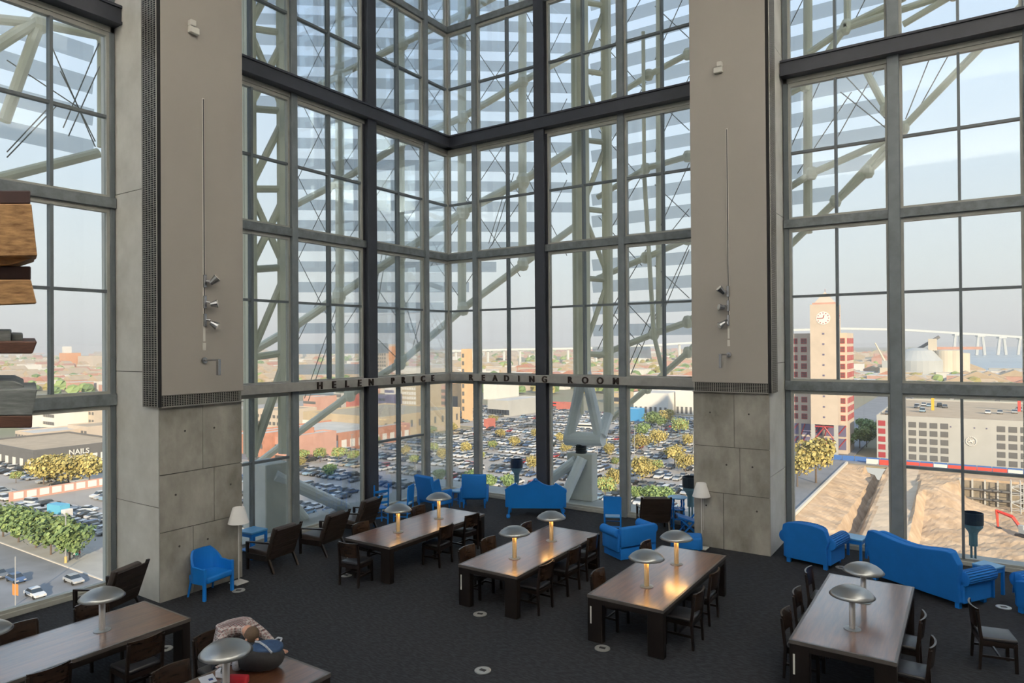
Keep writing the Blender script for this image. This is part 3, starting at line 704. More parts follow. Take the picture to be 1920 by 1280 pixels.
# ---------------------------------------------------------------- blue furniture
def tub_chair(label, loc, rz):
    t = thing('tub_chair', label, 'chair', loc, rz)
    b = MB(); n = 14
    prof = []
    for i in range(n+1):
        a = PI*(1.0*i/n); k = abs(i-n/2)/(n/2)
        prof.append((.33*math.cos(a)*(1.0), -.02-.30*math.sin(a) if 0 < i < n else .20, .86 - .24*max(0, k-.35)/.65))
    prof = [(.33, .26, .60)] + [(.34*math.cos(PI*i/n), -.06-.24*math.sin(PI*i/n), .88-.26*max(0, abs(i-n/2)/(n/2)-.45)/.55) for i in range(n+1)] + [(-.33, .26, .60)]
    for (x0, y0, z0), (x1, y1, z1) in zip(prof, prof[1:]):
        o0 = Vector((x0, y0+.05, 0)).normalized()*.04; o1 = Vector((x1, y1+.05, 0)).normalized()*.04
        b.add([(x0, y0, .30), (x1, y1, .30), (x1*1.04, y1, z1), (x0*1.04, y0, z0), (x0-o0.x, y0-o0.y, .30), (x1-o1.x, y1-o1.y, .30), (x1*1.02-o1.x, y1-o1.y, z1), (x0*1.02-o0.x, y0-o0.y, z0)],
              [(0, 1, 2, 3), (5, 4, 7, 6), (3, 2, 6, 7), (0, 4, 5, 1)])
    b.build('backrest_shell', M_BLUE, t, smooth=False)
    MB().box(-.30, .30, -.24, .28, .32, .44).build('seat', M_BLUE, t, bevel=.03, seg=2, smooth=True)
    for sx_ in (-1, 1):
        MB().box(sx_*.33-.03, sx_*.33+.03, .20, .27, .0, .62).build('front_leg', M_BLUE, t, bevel=.012, seg=1)
        MB().tube((sx_*.27, -.2, .32), (sx_*.29, -.27, 0), .028, 8, .02).build('rear_leg', M_BLUE, t)
    return t
tub_chair('blue painted tub armchair against the left concrete column', (2.06, -10.05, 0), R(-82))

def settee(label, loc, rz):
    t = thing('settee', label, 'sofa', loc, rz)
    W = 1.62
    top = []
    n = 24
    for i in range(n+1):
        u = -1 + 2*i/n; a = abs(u)
        z = .98 + .05*math.cos(u*PI*2) + (.07*math.exp(-(u/.16)**2)) - .20*max(0, a-.72)/.28*1.1 + (.05 if .60 < a < .72 else 0)
        top.append((u*(W/2+.06*a), z))
    pts = [(-W/2+.06, .28)] + [(W/2-.06, .28)] + [(x, z) for x, z in reversed(top)]
    MB().prism([(x, -.40-.10*(z-.28), z) for x, z in pts], (0, .09, 0)).build('backrest', M_BLUE, t)
    MB().lathe([(0, 0), (.05, .0), (.07, .03), (.05, .07), (0, .09)], 12, (0, -.46, 1.06)).build('crest_carving', M_BLUE, t)
    MB().box(-W/2+.05, W/2-.05, -.40, .36, .28, .46).build('seat', M_BLUEF, t, bevel=.04, seg=2, smooth=True)
    for s in (-1, 1):
        MB().prism([(s*W/2-.05, y, z) for y, z in ((-.40, .30), (.34, .30), (.38, .58), (.30, .64), (-.20, .66), (-.44, .80))], (.10, 0, 0)).build('arm', M_BLUE, t, bevel=.02, seg=1)
        MB().tube((s*(W/2), .28, .62), (s*(W/2), .40, .62), .075, 14).build('arm_scroll', M_BLUE, t)
        for y in (-.36, .30):
            MB().tube((s*(W/2-.08), y, .30), (s*(W/2-.04), y, .10), .05, 10, .03).lathe([(0, 0), (.045, .0), (.06, .05), (.045, .10), (0, .11)], 12, (s*(W/2-.03), y, 0)).build('leg', M_BLUE, t)
    MB().box(-W/2+.06, W/2-.06, .33, .36, .24, .30).build('apron', M_BLUE, t)
    return t
settee('blue painted settee with carved scalloped back by the corner windows', (4.18, -1.22, 0), R(30))

def armchair(name, label, loc, rz, W=.72, D=.74, H=.98, roll=.0, lean=10, legs=True, wings=0):
    t = thing(name, label, 'chair', loc, rz)
    MB().obox((0, -D/2+.07, .30+(H-.30)/2), (W, .13, H-.30), (R(lean), 0, 0)).build('backrest', M_BLUEF, t, bevel=.03, seg=2, smooth=True)
    MB().box(-W/2+.08, W/2-.08, -D/2+.12, D/2, .24, .46).build('seat', M_BLUEF, t, bevel=.035, seg=2, smooth=True)
    for s in (-1, 1):
        a = MB().box(s*W/2-.05, s*W/2+.05, -D/2+.08, D/2-.02, .18, .60).build('arm', M_BLUEF, t, bevel=.03, seg=2, smooth=True)
        if roll: MB().tube((s*(W/2+.02), -D/2+.10, .60), (s*(W/2+.02), D/2-.01, .60), roll, 16).build('arm_roll', M_BLUEF, t, bevel=.015, seg=1)
        if wings: MB().obox((s*(W/2-.02), -D/2+.20, .75), (.06, .26, .38), (R(lean), 0, 0)).build('wing', M_BLUEF, t, bevel=.02, seg=2, smooth=True)
        if legs:
            for y in (-D/2+.08, D/2-.06): MB().tube((s*(W/2-.06), y, .26), (s*(W/2-.05), y, 0), .032, 8, .02).build('leg', M_BLUE, t)
    if not legs: MB().box(-W/2, W/2, -D/2+.04, D/2-.03, .02, .26).build('skirt', M_BLUEF, t)
    return t
armchair('wing_chair', 'blue upholstered wing chair beside the left glass wall near the corner', (1.22, -2.25, 0), R(-8), .74, .78, 1.06, lean=14, wings=1)
armchair('square_armchair', 'blue square-backed armchair near the glass corner beside the stool', (2.02, -1.28, 0), R(33), .74, .70, 1.02, lean=5)
def stool(label, loc):
    t = thing('stool', label, 'stool', loc)
    MB().lathe([(0, .43), (.22, .43), (.25, .45), (.25, .475), (.22, .49), (0, .49)], 24).build('seat', M_BLUEL, t)
    for i in range(4):
        a = PI/4+PI/2*i
        MB().tube((.16*math.cos(a), .16*math.sin(a), .44), (.22*math.cos(a), .22*math.sin(a), 0), .025, 8, .018).build('leg', M_BLUE, t)
        b = a+PI/2
        MB().tube((.185*math.cos(a), .185*math.sin(a), .2), (.185*math.cos(b), .185*math.sin(b), .2), .012, 6).build('rung', M_BLUE, t)
stool('round blue stool between the two blue armchairs at the corner', (1.60, -1.52, 0))
def ladder_chair(label, loc, rz, H=1.02, slats=3, solid=False):
    t = thing('ladder_back_chair' if not solid else 'panel_back_chair', label, 'chair', loc, rz)
    MB().box(-.22, .22, -.21, .22, .43, .47).build('seat', M_BLUEL if solid else M_BLUE, t, bevel=.015, seg=1)
    for s in (-1, 1):
        MB().tube((s*.20, -.20, 0), (s*.21, -.24, H), .022, 8).build('back_post', M_BLUE, t)
        MB().tube((s*.20, .19, 0), (s*.20, .19, .44), .022, 8).build('leg', M_BLUE, t)
        for z in (.14, .28): MB().tube((s*.20, -.2, z), (s*.20, .19, z), .012, 6).build('rung', M_BLUE, t)
    for z in (.12, .26, ): MB().tube((-.2, .19, z), (.2, .19, z), .012, 6).build('rung', M_BLUE, t)
    MB().tube((-.2, -.205, .2), (.2, -.205, .2), .012, 6).build('rung', M_BLUE, t)
    if solid: MB().obox((0, -.235, .77), (.42, .03, .46), (R(3), 0, 0)).build('backrest', M_BLUE, t, bevel=.008, seg=1)
    else:
        for i in range(slats): MB().obox((0, -.225-.012*i, .62+i*.155), (.40, .018, .065), (R(3), 0, 0)).build('back_slat', M_BLUE, t)
    return t
ladder_chair('slim blue ladder-back chair beside the heavy steel post', (1.02, -4.38, 0), R(70), 1.12)
ladder_chair('blue panel-backed chair next to the ladder-back chair by the left glass', (1.32, -3.70, 0), R(110), .92, solid=True)
ladder_chair('small blue panel-backed chair by the glass between settee and lounge chair', (6.86, -1.78, 0), R(24), .98, solid=True)
def loveseat():
    t = armchair('loveseat', 'low blue armchair with rolled arms behind the table before the right column', (7.98, -3.22, 0), R(60), .98, .74, .74, roll=.105, lean=4, legs=False)
loveseat()
def side_table(label, loc, rz, w=.46, h=.50, name='side_table', shelf=False):
    t = thing(name, label, 'table', loc, rz)
    MB().box(-w/2, w/2, -w/2, w/2, h-.04, h).build('tabletop', M_BLUEL, t, bevel=.008, seg=1)
    for sx_ in (-1, 1):
        for sy_ in (-1, 1): MB().box(sx_*(w/2-.035)-.025, sx_*(w/2-.035)+.025, sy_*(w/2-.035)-.025, sy_*(w/2-.035)+.025, 0, h-.04).build('leg', M_BLUE, t)
    MB().box(-w/2+.02, w/2-.02, -w/2+.02, -w/2+.04, h-.12, h-.04).box(-w/2+.02, w/2-.02, w/2-.04, w/2-.02, h-.12, h-.04).box(-w/2+.02, -w/2+.04, -w/2+.04, w/2-.04, h-.12, h-.04).box(w/2-.04, w/2-.02, -w/2+.04, w/2-.04, h-.12, h-.04).build('apron', M_BLUE, t)
    if shelf: MB().box(-w/2+.03, w/2-.03, -w/2+.03, w/2-.03, .16, .18).build('shelf', M_BLUE, t)
    return t
side_table('small square blue side table between the club armchair and the big sofa', (12.38, -.80, 0), R(-10))
side_table('small square blue side table at the right end of the big sofa', (14.86, -1.80, 0), R(-30), .40, .56)
side_table('small blue side table in the gap between left column and lounge chair', (.62, -8.05, 0), R(5), .48, .62, shelf=True)
# spindle stand with magazines by the right column
t = thing('spindle_stand', 'blue turned-leg stand holding magazines beside the right lounge chair', 'stand', (8.10, -.42, 0), R(32))
MB().lathe([(0, .80), (.24, .80), (.26, .815), (.24, .83), (0, .83)], 24).build('top', M_BLUEL, t)
for a in (45, 135, 225, 315):
    prof = []
    for i in range(13): prof.append((.018 if i % 2 else .032, .80*i/12))
    MB().lathe(prof, 8, (.19*math.cos(R(a)), .19*math.sin(R(a)), 0)).build('turned_leg', M_BLUE, t)
for z in (.25, .5): MB().lathe([(0, z), (.20, z), (.20, z+.02), (0, z+.02)], 20).build('shelf', M_BLUE, t)
M_MAG = [mat('magazine_white', (.62, .62, .64), .5), mat('magazine_plum', (.10, .05, .10), .5), mat('magazine_grey', (.3, .33, .40), .5)]
MAGS = []
for i in range(6):
    a = R(32); lx = -.11+.045*i
    o = MB().obox((0, 0, .13), (.014, .20, .26), (0, R(6), 0)).build('magazine', M_MAG[i % 3])
    o.location = (8.10+lx*math.cos(a), -.42+lx*math.sin(a), .272); o.rotation_euler = (0, 0, a)
    tag(o, 'x', 'magazine', 'magazines in the spindle stand'); MAGS.append(o)
number_off(MAGS, 'thin magazine in the blue spindle stand, %s from the left')
# slanted blue deck chair and ottoman near the right column
t = thing('deck_chair', 'low slanted blue chair squeezed between spindle stand and right column', 'chair', (8.60, -.98, 0), R(-60))
MB().obox((0, 0, .42), (.46, .62, .05), (R(-18), 0, 0)).build('seat', M_BLUE, t, bevel=.01, seg=1)
for s in (-1, 1):
    MB().tube((s*.20, -.26, .0), (s*.20, .28, .60), .022, 8).build('leg', M_BLUE, t); MB().tube((s*.20, .26, .0), (s*.20, -.22, .44), .022, 8).build('leg', M_BLUE, t)
t = thing('footstool', 'blue upholstered footstool behind the far end of the table before the right column', 'stool', (9.02, -2.35, 0), R(20))
MB().box(-.36, .36, -.26, .26, .12, .40).build('cushion', M_BLUEF, t, bevel=.04, seg=2, smooth=True)
for sx_ in (-1, 1):
    for sy_ in (-1, 1): MB().tube((sx_*.28, sy_*.19, .14), (sx_*.29, sy_*.2, 0), .03, 8, .02).build('leg', M_BLUE, t)

# club armchair and big sofa on the right
def padded(name, label, loc, rz, W, D, H, hump, cat):
    t = thing(name, label, cat, loc, rz)
    # back with a rounded top outline, flaring at the shoulders
    n = 20; pts = []
    for i in range(n+1):
        u = -1+2*i/n
        z = H - (hump*(1-math.cos(u*PI))/2 if hump < 0 else hump*abs(u)**3)
        if abs(u) > .86: z -= .22*((abs(u)-.86)/.14)**2
        pts.append((u*(W/2+.03), z))
    low = [(-W/2+.02, .10), (W/2-.02, .10), (W/2-.02, .48)]
    outl = low + [(x, z) for x, z in reversed(pts)] + [(-W/2+.02, .48)]
    lean = .16
    MB().prism([(x, -D/2+.02-lean*(z-.10), z) for x, z in outl], (0, .16, 0)).build('backrest', M_BLUEF, t, bevel=.02, seg=2, smooth=False)
    inn = [(x*.88, .40 + (z-.40)*.99) for x, z in pts]
    MB().prism([(x, -D/2+.20-lean*(z-.10), z) for x, z in [(-W*.4, .40), (W*.4, .40)] + list(reversed(inn))], (0, .13, 0)).build('back_cushion', M_BLUEF, t, bevel=.03, seg=2, smooth=True)
    nc = 2 if W > 1.4 else 1
    for i in range(nc):
        x0 = -W/2+.12 + i*(W-.24)/nc
        MB().box(x0+.004, x0+(W-.24)/nc-.004, -D/2+.2, D/2-.04, .30, .48).build('seat_cushion', M_BLUEF, t, bevel=.04, seg=2, smooth=True)
    for s in (-1, 1):
        MB().box(s*(W/2-.05)-.09, s*(W/2-.05)+.09, -D/2+.06, D/2-.06, .10, .52).build('arm', M_BLUEF, t, bevel=.02, seg=1)
        MB().tube((s*W/2, -D/2+.06, .56), (s*W/2, D/2-.02, .56), .145, 20).build('arm_roll', M_BLUEF, t, bevel=.03, seg=2, smooth=True)
        for y in (-D/2+.08, D/2-.12): MB().box(s*(W/2-.08)-.04, s*(W/2-.08)+.04, y-.04, y+.04, 0, .11).build('foot', M_BLUE, t)
    MB().box(-W/2+.10, W/2-.10, -D/2+.10, D/2-.08, .10, .30).build('base', M_BLUEF, t)
    return t
padded('club_armchair', 'plump blue club armchair with rolled arms at the foot of the right column', (11.66, -1.52, 0), R(-12), .96, .92, .94, .10, 'chair')
padded('sofa', 'big blue sofa with rolled arms facing the right windows', (13.86, -2.22, 0), R(-32), 1.86, .92, .95, -.10, 'sofa')
padded('blue_armchair', 'blue armchair cut off by the right edge beside the sofa', (15.84, -2.62, 0), R(-40), .9, .86, .62, .08, 'chair')

# ---------------------------------------------------------------- floor lamps, floor boxes
def floor_lamp(label, loc):
    t = thing('floor_lamp', label, 'lamp', loc, group='white floor lamps by the columns')
    MB().box(-.14, .14, -.14, .14, 0, .025).build('base', M_WPOLE, t, bevel=.006, seg=1)
    MB().tube((0, 0, .02), (0, 0, 1.40), .013, 10).build('pole', M_WPOLE, t)
    MB().lathe([(.21, 1.24), (.115, 1.56), (.11, 1.56), (.205, 1.24)], 28).build('lamp_shade', M_WSHADE, t, smooth=True)
    MB().tube((.05, 0, .45), (.05, 0, 1.3), .004, 5).build('pull_cord', M_WPOLE, t)
floor_lamp('white shaded floor lamp beside the left concrete column', (1.96, -9.34, 0))
floor_lamp('white shaded floor lamp in front of the right concrete column', (9.23, -1.88, 0))
fb = None
for x, y, lab in [(8.48, -9.70, 'plain round floor box alone on the carpet at the bottom centre'), (7.16, -7.98, 'round open floor box at the near end of the table before the settee'), (9.65, -8.05, 'round open floor box at the near end of the table before the right column'),
                  (2.36, -9.62, 'round floor box beside the left floor lamp'), (3.50, -7.82, 'round open floor box under the chair at the table by the lounge chairs'), (3.71, -11.90, 'round open floor box at the far end of the table by the street window'), (15.07, -2.52, 'round floor box on the carpet at the right end of the big sofa'), (12.24, -1.66, 'round floor box beside the club armchair')]:
    if fb is None:
        fb = thing('floor_box', lab, 'floor box', (x, y, 0), group='round floor boxes')
        MB().lathe([(0, .0), (.125, .0), (.125, .008), (.105, .012), (.085, .010), (0, .010)], 24).build('ring', M_BRASS, fb)
        MB().box(-.05, .05, -.03, .03, .0101, .014).build('socket', M_BOXIN, fb)
    else: copy_tree(fb, (x, y, 0), random.random(), lab)
for c in kids(fb):
    pass
# ---------------------------------------------------------------- seated person and belongings
M_SKIN = mat('skin', (.50, .27, .19), .55, var=.06, vscale=12); M_HAIR = mat('cropped_hair', (.10, .065, .040), .8, var=.2, vscale=60, bump=.3, bscale=300)
M_JEAN = mat('trousers_dark', (.03, .035, .05), .8, var=.1)
def plaid():
    m = mat('plaid_shirt', (.34, .27, .26), .85); n = m.node_tree.nodes; l = m.node_tree.links; b = n['Principled BSDF']
    t_ = n.new('ShaderNodeTexCoord'); prev = None
    base = n.new('ShaderNodeRGB'); base.outputs[0].default_value = (.36, .30, .29, 1); prev = base.outputs[0]
    for ax, sc, colr, f in (('X', 17, (.06, .045, .05, 1), .8), ('Z', 17, (.06, .045, .05, 1), .8), ('X', 31, (.55, .50, .50, 1), .5), ('Y', 24, (.20, .06, .06, 1), .55), ('Z', 29, (.55, .52, .5, 1), .5)):
        wv = n.new('ShaderNodeTexWave'); wv.bands_direction = ax; wv.inputs['Scale'].default_value = sc*.31; wv.inputs['Distortion'].default_value = .6
        r_ = n.new('ShaderNodeValToRGB'); r_.color_ramp.elements[0].position = .62; r_.color_ramp.elements[1].position = .74; r_.color_ramp.elements[1].color = (f, f, f, 1)
        mx_ = n.new('ShaderNodeMixRGB'); mx_.inputs['Color2'].default_value = colr
        l.new(t_.outputs['Object'], wv.inputs['Vector']); l.new(wv.outputs['Fac'], r_.inputs[0]); l.new(r_.outputs[0], mx_.inputs['Fac']); l.new(prev, mx_.inputs['Color1']); prev = mx_.outputs[0]
    l.new(prev, b.inputs['Base Color']); return m
M_PLAID = plaid()
def skinned(name, verts, edges, radii, root, parent, mats, sub=2):
    me = bpy.data.meshes.new(name); me.from_pydata(verts, edges, []); o = bpy.data.objects.new(name, me); COL.objects.link(o)
    sm = o.modifiers.new('skin', 'SKIN'); sm.use_smooth_shade = True
    sv = me.skin_vertices[0].data
    for i, r in enumerate(radii):
        sv[i].radius = r if isinstance(r, tuple) else (r, r); sv[i].use_root = (i == root)
    ss = o.modifiers.new('sub', 'SUBSURF'); ss.levels = sub; ss.render_levels = sub
    dg = bpy.context.evaluated_depsgraph_get(); m2 = bpy.data.meshes.new_from_object(o.evaluated_get(dg))
    bpy.data.objects.remove(o); m2.name = name
    m2.materials.clear()
    for m in mats: m2.materials.append(m)
    return ob(name, m2, parent)
PX0, PY0 = 6.02, -12.38
pers = thing('person', 'person in a plaid shirt bent over a backpack on the bottom table', 'person', (PX0, PY0, 0), 0)
# local: facing +X, left side is +Y
V = [(0, 0, .56), (.02, .0, .78), (.10, .01, 1.02), (.26, .02, 1.13), (.42, .03, 1.11), (.53, .035, 1.07), (.62, .04, 1.02),
     (.27, .20, 1.08), (.43, .34, .92), (.68, .34, .82), (.80, .31, .80),
     (.27, -.17, 1.08), (.42, -.33, .93), (.66, -.30, .82), (.78, -.26, .80),
     (.02, .11, .54), (.40, .15, .53), (.44, .16, .10), (.56, .17, .04),
     (.02, -.11, .54), (.40, -.15, .53), (.38, -.16, .10), (.50, -.17, .04)]
E_ = [(0, 1), (1, 2), (2, 3), (3, 4), (4, 5), (5, 6), (3, 7), (7, 8), (8, 9), (9, 10), (3, 11), (11, 12), (12, 13), (13, 14), (0, 15), (15, 16), (16, 17), (17, 18), (0, 19), (19, 20), (20, 21), (21, 22)]
rad = [(.15, .15), (.15, .17), (.15, .19), (.11, .15), .062, .085, .088, .085, .062, .046, .030, .085, .062, .046, .030, .09, .075, .05, .04, .09, .075, .05, .04]
body = skinned('body', V, E_, rad, 0, pers, [M_PLAID, M_SKIN, M_JEAN])
for p in body.data.polygons:
    c = p.center
    if c.x > .495 and abs(c.y-.04) < .13 and c.z > .93: p.material_index = 1
    elif c.x > .70: p.material_index = 1
    elif c.z < .60: p.material_index = 2
# cropped hair on the crown, ear, hands
h = MB(); N1, N2 = 16, 9
vs_ = []
for i in range(N2+1):
    a = R(100)*i/N2
    for j in range(N1): vs_.append((math.sin(a)*math.cos(2*PI*j/N1)*.102, math.sin(a)*math.sin(2*PI*j/N1)*.094, math.cos(a)*.122))
from mathutils import Euler
HR = Euler((0, R(48), 0)).to_matrix(); HC = Vector((.585, .04, 1.045))
h.add([HC + HR @ Vector(v) for v in vs_], [(i*N1+j, i*N1+(j+1) % N1, (i+1)*N1+(j+1) % N1, (i+1)*N1+j) for i in range(N2) for j in range(N1)])
h.build('hair', M_HAIR, pers, smooth=True)
for s in (-1, 1): MB().obox((.595, .04+s*.094, 1.0), (.030, .022, .058), (R(-10*s), R(30), 0)).build('ear', M_SKIN, pers, bevel=.009, seg=2, smooth=True)
MB().obox((.70, .04, 1.005), (.03, .028, .05), (0, R(60), 0)).build('nose', M_SKIN, pers, bevel=.008, seg=2, smooth=True)
for s, (hx, hy) in ((1, (.80, .31)), (-1, (.78, -.26))):
    Vh = [(hx-.02, hy, .80), (hx+.04, hy, .80), (hx+.085, hy, .797)]; Eh = [(0, 1), (1, 2)]; rh = [.026, (.034, .018), (.038, .016)]
    for k, (dy, ln) in enumerate(((-.030, .058), (-.010, .068), (.011, .064), (.030, .050))):
        b0 = len(Vh); Vh += [(hx+.095, hy+dy, .798), (hx+.095+ln*.55, hy+dy*1.15, .800), (hx+.095+ln, hy+dy*1.2, .786)]; Eh += [(2, b0), (b0, b0+1), (b0+1, b0+2)]; rh += [.0095, .0088, .0075]
    b0 = len(Vh); Vh += [(hx+.055, hy-s*.045, .794), (hx+.09, hy-s*.066, .785)]; Eh += [(1, b0), (b0, b0+1)]; rh += [.0105, .0085]
    skinned('hand', Vh, Eh, rh, 0, pers, [M_SKIN], 1)
chair('dark wooden reading chair the plaid-shirted person sits on', 5.98, -12.38, LEFT)

# backpack on the table
M_BAGK = mat('backpack_black', (.018, .016, .017), .75, var=.3, vscale=25, bump=.3, bscale=90); M_BAGB = mat('backpack_blue', (.020, .055, .13), .7, var=.25, vscale=12)
M_BAGG = mat('backpack_trim_grey', (.36, .38, .42), .7, var=.3, vscale=40)
bp = thing('backpack', 'black and blue backpack lying on the bottom table under the lamp', 'backpack', (7.02, -12.50, TH), R(35))
def blob(rx, ry, rz_, c, p=2.6, n1=22, n2=14):
    mb_ = MB(); vs = []
    for i in range(n2+1):
        b = -PI/2+PI*i/n2
        for j in range(n1):
            a = 2*PI*j/n1
            sg = lambda v, e: math.copysign(abs(v)**e, v)
            vs.append((c[0]+rx*sg(math.cos(b), 2/p)*sg(math.cos(a), 2/p), c[1]+ry*sg(math.cos(b), 2/p)*sg(math.sin(a), 2/p), c[2]+rz_*sg(math.sin(b), 2/p)))
    return mb_.add(vs, [(i*n1+j, i*n1+(j+1) % n1, (i+1)*n1+(j+1) % n1, (i+1)*n1+j) for i in range(n2) for j in range(n1)])
blob(.29, .20, .135, (0, 0, .136)).build('main_compartment', M_BAGK, bp, smooth=True)
blob(.20, .17, .075, (.06, .05, .235)).build('top_panel', M_BAGB, bp, smooth=True)
blob(.06, .17, .09, (-.27, .0, .10)).build('side_pocket', M_BAGG, bp, smooth=True)
MB().path([(-.1, .1, .30), (-.02, .02, .325), (.08, -.06, .31), (.18, -.12, .25)], .014, 6).build('strap', M_BAGG, bp)
MB().path([(.20, .12, .27), (.22, .16, .31), (.16, .19, .31), (.12, .18, .28)], .012, 6).build('grab_handle', M_BAGG, bp)
# bottle, papers, red folder
M_CLEAR = mat('bottle_plastic', (.80, .83, .85), .12, transm=.85); M_OCAP = mat('bottle_cap_orange', (.75, .14, .02), .5); M_PAPER = mat('paper_white', (.62, .64, .70), .7); M_INK = mat('ink_blue', (.04, .07, .22), .7)
M_RED = mat('red_plastic', (.45, .008, .02), .45)
t = thing('water_bottle', 'clear plastic bottle with orange cap on the bottom table', 'bottle', (6.95, -12.98, TH))
MB().lathe([(0, 0), (.034, 0), (.036, .02), (.033, .06), (.036, .10), (.036, .15), (.016, .20), (.014, .22), (0, .22)], 18).build('bottle_body', M_CLEAR, t, smooth=True)
MB().lathe([(0, .218), (.018, .218), (.018, .245), (0, .245)], 14).build('cap', M_OCAP, t)
MB().lathe([(.0365, .07), (.0365, .12)], 18).build('bottle_label', M_PAPER, t)
t = thing('paper_cup', 'white crumpled carton beside the orange-capped bottle', 'carton', (6.80, -12.90, TH), R(25))
MB().box(-.07, .07, -.05, .05, 0, .09).build('carton_body', M_PAPER, t, bevel=.012, seg=1)
t = thing('paper_sheet', 'folded white leaflet with blue print near the bottom table edge', 'paper', (6.74, -13.06, TH), R(-20))
MB().obox((0, 0, .012), (.24, .17, .006), (R(3), 0, 0)).build('sheet', M_PAPER, t)
MB().obox((.03, .03, .0175), (.06, .05, .001), (R(3), 0, 0)).build('print', M_INK, t)
t = thing('red_folder', 'small red rounded box standing on the bottom table behind the lamp pole', 'box', (7.12, -12.90, TH), R(30))
MB().box(-.13, .13, -.05, .05, 0, .10).build('case', M_RED, t, bevel=.03, seg=3, smooth=True)

# ---------------------------------------------------------------- timber stack close to the camera
M_TIMB = mat('timber_sawn_tan', (.20, .095, .035), .6, col2=(.58, .34, .15), vscale=3.0, stretch=(5, 5, 26), bump=.15, bscale=60)
M_TIMD = mat('timber_dark_plum', (.055, .030, .030), .6, var=.2, vscale=6); M_TIMG = mat('timber_weathered_grey', (.12, .135, .14), .6, col2=(.25, .27, .27), vscale=4, stretch=(3, 3, 20))
M_TIMR = mat('timber_redbrown', (.10, .045, .03), .55, var=.25, vscale=8, stretch=(4, 4, 20))
ts = thing('timber_stack', 'stack of heavy timber beams jutting in at the left edge', 'timber stack', (0, 0, 0))
def beam(pts, dep, thick, m):
    w_ = [pdep(x, y, dep) for x, y in pts]
    MB().prism(w_, ray(40, 580).normalized()*thick).build('beam', m, ts, bevel=.004, seg=1)
beam([(-420, 357), (57, 357), (57, 382), (-420, 382)], 2.70, .55, M_TIMD)
beam([(-420, 382), (59, 382), (70, 480), (-420, 486)], 2.62, .22, M_TIMB)
beam([(-420, 486), (68, 481), (22, 496), (-420, 530)], 2.70, .35, M_TIMB)
beam([(-420, 499), (58, 499), (58, 524), (-420, 526)], 2.72, .55, M_TIMD)
beam([(-420, 524), (58, 524), (69, 569), (-420, 590)], 2.62, .22, M_TIMB)
beam([(-420, 618), (20, 620), (20, 641), (-420, 641)], 2.70, .3, M_TIMG)
beam([(20, 626), (43, 627), (43, 641), (20, 641)], 2.72, .28, M_TIMG)
beam([(-420, 640), (70, 640), (61, 663), (-420, 663)], 2.64, .4, M_TIMR)
beam([(-420, 713), (27, 714), (45, 722), (45, 735), (-420, 738)], 2.70, .3, M_TIMG)
beam([(-420, 735), (70, 729), (61, 779), (-420, 782)], 2.64, .3, M_TIMG)
beam([(-420, 780), (61, 779), (60, 802), (-420, 806)], 2.64, .3, M_TIMR)
a_ = pdep(-330, 300, 2.95)
MB().tube((a_.x, a_.y, 0), (a_.x, a_.y, 5.7), .06, 12).build('support_post', M_TIMD, ts)
# ---------------------------------------------------------------- the city below (ground 37 m under the reading room floor)
ZG = -37.0
rnd = random.Random(11)
M_ASPH = mat('asphalt_grey', (.22, .225, .235), .85, var=.15, vscale=.15); M_ASPL = mat('lot_asphalt_warm', (.33, .30, .27), .9, col2=(.42, .385, .345), vscale=.05)
M_PAVE = mat('pavement_pale', (.40, .38, .34), .9, var=.12, vscale=.2); M_EARTH = mat('city_ground_tan', (.30, .25, .18), .95, col2=(.22, .22, .13), vscale=.012)
M_DIRT = mat('excavated_soil', (.36, .25, .155), .95, col2=(.58, .43, .29), vscale=.28, bump=.8, bscale=1.2); M_DIRT2 = mat('ramp_soil_pale', (.58, .46, .33), .95, var=.12, vscale=.3)
M_GRASS = mat('verge_grass', (.20, .26, .05), .9, var=.3, vscale=.4); M_WATER = mat('bay_water', (.22, .32, .40), .25, var=.08, vscale=.01)
M_LINE = mat('kerb_pale', (.55, .52, .47), .9)
def flat(name, label, cat, x0, x1, y0, y1, z, m):
    return struct(name, MB().box(x0, x1, y0, y1, z-.3, z), m, label, cat)
# ground with the pit left open
PX_0, PX_1, PY_0, PY_1 = -21.4, 90.0, 30.0, 247.0
g = MB()
for x0, x1, y0, y1 in ((-9000, PX_0, -3000, 1000), (PX_1, 3000, -3000, 1000), (PX_0, PX_1, -3000, PY_0), (PX_0, PX_1, PY_1, 1000), (-9000, -120, 1000, 9000)): g.box(x0, x1, y0, y1, ZG-1.0, ZG-.35)
struct('ground_1', g, M_EARTH, 'tan city ground stretching away below the windows', 'ground')
struct('ground_2', MB().box(-120, 9000, 1000, 12000, ZG-1.0, ZG-.5), M_WATER, 'grey-blue bay water beyond the harbour on the right', 'water')
flat('ground_3', 'grey street running below the leftmost windows', 'street', -700, -46, 16, 44.2, ZG, M_ASPH)
flat('ground_4', 'pale pavement along the far kerb of the left street', 'pavement', -700, -46, 44.2, 52, ZG+.15, M_PAVE)
flat('ground_5', 'big car park beyond the corner windows', 'car park', -195, -46, 52, 266, ZG, M_ASPL)
flat('ground_6', 'car park left of the tree row with parked cars', 'car park', -330, -195, 52, 140, ZG, M_ASPL)
flat('ground_7', 'road running away beside the building site', 'street', -46, -21.8, -20, 1000, ZG, M_ASPH)
flat('ground_8', 'rail yard and second car park beyond the wire fence', 'car park', -420, -46, 268, 372, ZG-.02, M_ASPL)
flat('ground_9', 'cross street in front of the garage', 'street', -21.8, 500, 247.5, 262, ZG, M_ASPH)
flat('ground_10', 'street beyond the brick shops', 'street', -420, -195, 140, 148, ZG, M_ASPH)
flat('ground_11', 'grass verge beside the poster wall', 'verge', -213, -206, 62, 92, ZG+.1, M_GRASS)
struct('trim_5', MB().box(-22.0, -21.4, 60, 247, ZG-.3, ZG+.5), M_LINE, 'white kerb along the top edge of the pit', 'kerb')
